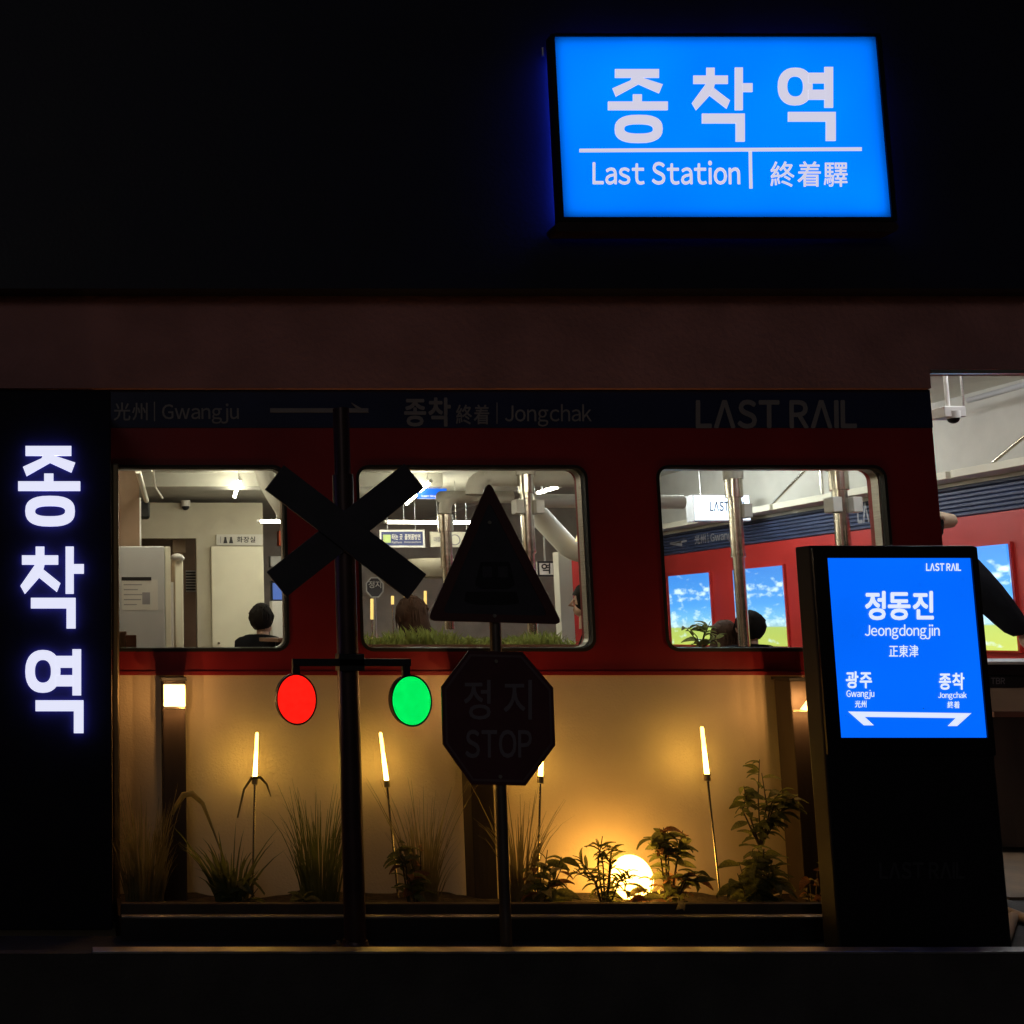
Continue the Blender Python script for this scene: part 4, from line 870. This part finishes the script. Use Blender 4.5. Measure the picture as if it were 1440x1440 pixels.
# ================================================================== people
def hand_mb(mb, wr_, dirv, side):
    d = Vector(dirv).normalized(); u = Vector((0, 0, 1)) if abs(d.z) < .8 else Vector((0, 1, 0)); a = d.cross(u).normalized() * side; b = a.cross(d).normalized()
    mb.tube([wr_, wr_ + d * .03, wr_ + d * .09], [.026, .038, .036], 8)
    for k, L in enumerate((.07, .08, .075, .06)):
        s_ = wr_ + d * .085 + a * (.027 - .018 * k); mb.tube([s_, s_ + d * L * .5 - b * .008, s_ + d * L - b * .03], [.0095, .009, .006], 6)
    s_ = wr_ + d * .03 + a * .03; mb.tube([s_, s_ + a * .03 + d * .03, s_ + a * .035 + d * .06 - b * .01], [.012, .011, .008], 6)
def person(lab, J, rad, head, face, hair, cloth, long_hair=False, hands=(), cap=None, lower='clothd'):
    """J: joints, rad: radii, E: bones; head: centre; face: heading angle"""
    base = Vector((J['pel'][0], J['pel'][1], 0)); names = list(J)
    me = bpy.data.meshes.new('body'); E_ = [(a, b) for a, b in BONES if a in J and b in J]
    me.from_pydata([tuple(Vector(J[n])) for n in names], [(names.index(a), names.index(b)) for a, b in E_], [])
    o = bpy.data.objects.new('body', me); C.objects.link(o)
    sk_ = o.modifiers.new('skin', 'SKIN'); sk_.use_smooth_shade = True; o.modifiers.new('sub', 'SUBSURF').levels = 1
    for i, n in enumerate(names):
        v = me.skin_vertices[0].data[i]; r = rad[n]; v.radius = r if isinstance(r, tuple) else (r, r); v.use_root = (n == 'pel')
    dg = bpy.context.evaluated_depsgraph_get(); bm_ = bpy.data.meshes.new_from_object(o.evaluated_get(dg)); bpy.data.objects.remove(o)
    mb = MB(); mb.add([v.co for v in bm_.vertices], [tuple(p.vertices) for p in bm_.polygons], True); ncl = len(mb.f)
    h = Vector(head); fv = Vector((math.cos(face), math.sin(face), 0)); rv = Vector((-fv.y, fv.x, 0))
    mb.ball(h, (.078, .09, .115), 20, 14); mb.ball(h + fv * .03 - Vector((0, 0, .06)), (.058, .058, .055), 14, 10)
    mb.tube([h - Vector((0, 0, .2)), h - Vector((0, 0, .06))], [.055, .05], 12)
    mb.tube([h + fv * .075 + Vector((0, 0, .02)), h + fv * .108 - Vector((0, 0, .025)), h + fv * .08 - Vector((0, 0, .032))], [.009, .015, .008], 8)
    for s_ in (-1, 1):
        mb.ball(h + rv * .082 * s_ - Vector((0, 0, .005)), (.018, .018, .03), 8, 6); mb.ball(h + fv * .076 + rv * .03 * s_ + Vector((0, 0, .012)), .012, 8, 6)
    mb.tube([h + fv * .083 - rv * .022 - Vector((0, 0, .062)), h + fv * .083 + rv * .022 - Vector((0, 0, .062))], .006, 6)
    for w_, dv, sd in hands: hand_mb(mb, Vector(w_), dv, sd)
    me2 = mb.mesh('person'); me2.materials.append(M[cloth]); me2.materials.append(M['skin'])
    for i, p in enumerate(me2.polygons): p.material_index = 0 if i < ncl else 1
    ob = link('person', me2, None, None, base); tag(ob, lab, 'person')
    hm = MB(); hc = h + Vector((0, 0, .022)) - fv * .014; bm2 = MB().ball(hc, (.1, .11, .122), 24, 16)
    keep = [f for f in bm2.f if not all(((bm2.v[i] - h).dot(fv) > .045 and bm2.v[i].z < h.z + .055) or bm2.v[i].z < h.z - .075 for i in f)]
    hm.add(bm2.v, keep, True)
    if long_hair:
        hm.tube([h - fv * .03 + Vector((0, 0, .02)), h - fv * .055 - Vector((0, 0, .1)), h - fv * .06 - Vector((0, 0, .24))], [.09, .095, .06], 14)
    for v in hm.v: v += Vector((random.uniform(-1, 1), random.uniform(-1, 1), random.uniform(-1, 1))) * .005
    for k in range(150):                # loose strands over the crown and down the back
        a = random.uniform(0, 6.283); up_ = random.uniform(.2, 1.0); q0 = Vector((math.cos(a) * math.sqrt(1 - up_ * up_), math.sin(a) * math.sqrt(1 - up_ * up_), up_))
        if q0.dot(fv) > .45 and up_ < .75: continue
        st0 = hc + Vector((q0.x * .1, q0.y * .11, q0.z * .122)); dn_ = Vector((q0.x, q0.y, 0)) * random.uniform(-.01, .012) + Vector((0, 0, -random.uniform(.04, .09 if not long_hair else .2) * (1.3 - up_)))
        hm.tube([st0 - q0 * .004, st0 + dn_ * .5 + q0 * .006, st0 + dn_ - q0 * .004], [.007, .007, .002], 4, False)
    hm.build('hair', hair, ob)
    if cap:
        cm = MB().ball(h + Vector((0, 0, .045)), (.097, .107, .09), 20, 10, 0).tube([h + fv * .05 + Vector((0, 0, .055)), h + fv * .18 + Vector((0, 0, .05)), h + fv * .2 + Vector((0, 0, .048))], [.06, .042, .025], 12); cm.build('cap', cap, ob)
    return ob
BONES = [('pel', 'spi'), ('spi', 'che'), ('che', 'nec'), ('che', 'shl'), ('shl', 'ell'), ('ell', 'wrl'), ('che', 'shr'), ('shr', 'elr'), ('elr', 'wrr'), ('pel', 'hil'), ('hil', 'knl'), ('knl', 'anl'), ('anl', 'tol'), ('pel', 'hir'), ('hir', 'knr'), ('knr', 'anr'), ('anr', 'tor')]
RAD = dict(pel=(.15, .12), spi=(.14, .11), che=(.16, .12), nec=.055, shl=.07, shr=.07, ell=.05, elr=.05, wrl=.034, wrr=.034, hil=.095, hir=.095, knl=.065, knr=.065, anl=.045, anr=.045, tol=.035, tor=.035)
def seated(lab, hx, hy, d, face, hair, cloth, long_hair=False, lean=.06):
    h = P(hx, hy, d); top = h.z + .115; s_ = top - 1.28
    fv = Vector((math.cos(face), math.sin(face), 0)); rv = Vector((-fv.y, fv.x, 0)); b = Vector((h.x, h.y, 0)) - fv * lean
    at = lambda f_, r_, z: b + fv * f_ + rv * r_ + Vector((0, 0, z))
    J = dict(pel=at(-.05, 0, .5 + s_), spi=at(-.04, 0, .7 + s_), che=at(-.01, 0, .93 + s_), nec=at(.02, 0, 1.04 + s_))
    hands = []
    for k, sd in (('l', 1), ('r', -1)):
        J['sh' + k] = at(0, .19 * sd, .97 + s_); J['el' + k] = at(.1, .25 * sd, .74 + s_); J['wr' + k] = at(.33, .16 * sd, .76 + s_)
        J['hi' + k] = at(.02, .1 * sd, .48 + s_); J['kn' + k] = at(.42, .12 * sd, .5 + s_); J['an' + k] = at(.4, .12 * sd, .08); J['to' + k] = at(.55, .13 * sd, .04)
        hands.append((J['wr' + k], fv, sd))
    ob = person(lab, J, RAD, h, face, hair, cloth, long_hair, hands)
    st_ = thing('stool', 'stool under the ' + lab, 'stool', (J['pel'].x, J['pel'].y, 0), 'stools indoors'); zs_ = .37 + s_
    MB().tube([(J['pel'].x, J['pel'].y, zs_ - .04), (J['pel'].x, J['pel'].y, zs_)], .17, 18).build('seat', 'darkwood', st_)
    for k in range(4):
        a = R(45 + 90 * k); MB().tube([(J['pel'].x + .13 * math.cos(a), J['pel'].y + .13 * math.sin(a), 0), (J['pel'].x + .1 * math.cos(a), J['pel'].y + .1 * math.sin(a), zs_ - .04)], .014, 8).build('leg', 'black', st_)
    return ob
seated('person in dark clothes seated with their back turned in the left window', 369, 872, 8.7, R(40), 'hairb', 'clothd')
seated('person with long brown hair seated in the middle window', 577, 868, 6.75, R(115), 'hairbr', 'clothb', True)
seated('person in black seated at the right edge of the middle window', 824, 846, 7.6, R(150), 'hairb', 'clothd', True)
seated('brown haired person seated behind the chrome pipe in the right window', 1022, 897, 8.3, R(20), 'hairbr', 'clothg', True)
seated('black haired person seated with their back turned in the right window', 1054, 884, 8.1, R(80), 'hairb', 'clothd')
hd_ = P(1299, 744, 6.0)
fv = Vector((1, .1, 0)).normalized(); rv = Vector((-fv.y, fv.x, 0)); b = Vector((hd_.x, hd_.y, 0))
at = lambda f_, r_, z: b + fv * f_ + rv * r_ + Vector((0, 0, z))
hz_ = hd_.z; J = dict(pel=at(-.05, 0, .88), spi=at(-.04, 0, 1.1), che=at(0, 0, hz_ - .34), nec=at(.02, 0, hz_ - .17),
                    shl=at(.0, .19, hz_ - .26), ell=at(.1, .25, hz_ - .5), wrl=at(.28, .2, hz_ - .62), hil=at(-.04, .1, .84), knl=at(-.01, .11, .47), anl=at(-.05, .11, .09), tol=at(.1, .12, .04),
                    shr=P(1362, 818, 5.85), elr=P(1390, 838, 5.75), wrr=P(1440, 895, 5.65), hir=at(-.04, -.1, .84), knr=at(0, -.11, .47), anr=at(-.05, -.11, .09), tor=at(.1, -.12, .04))
J['shr'] = at(.06, -.19, hz_ - .27)
person('person in a dark jacket standing behind the kiosk reaching right', J, dict(RAD, elr=.098, wrr=.06, shr=.12), hd_, .1, 'hairb', 'clothd', False, [(J['wrr'], Vector((.5, 0, -.6)), 1), (J['wrl'], (1, 0, -.3), -1)], 'tan')
# leafy twig standing in a vase behind the right window
vz = thing('vase_plant', 'leafy sprig in a vase at the lower left of the right window', 'plant', (XX(985, 912, 5.6), 5.6, .0))
q = P(985, 912, 5.6)
MB().tube([(q.x, q.y, 0), (q.x, q.y, q.z - .12)], .16, 20).build('stand', 'darkwood', vz)
MB().tube([(q.x, q.y, q.z - .119), (q.x, q.y, q.z - .06), (q.x, q.y, q.z)], [.04, .05, .03], 14).build('vase', 'white', vz)
leafy_part(vz, [[q, P(992, 890, 5.6), P(999, 874, 5.6)], [q, P(980, 895, 5.6), P(968, 882, 5.6)], [q, P(1000, 900, 5.6), P(1012, 893, 5.6)]], 4, .055, ['leafd', 'leafm'], .8)
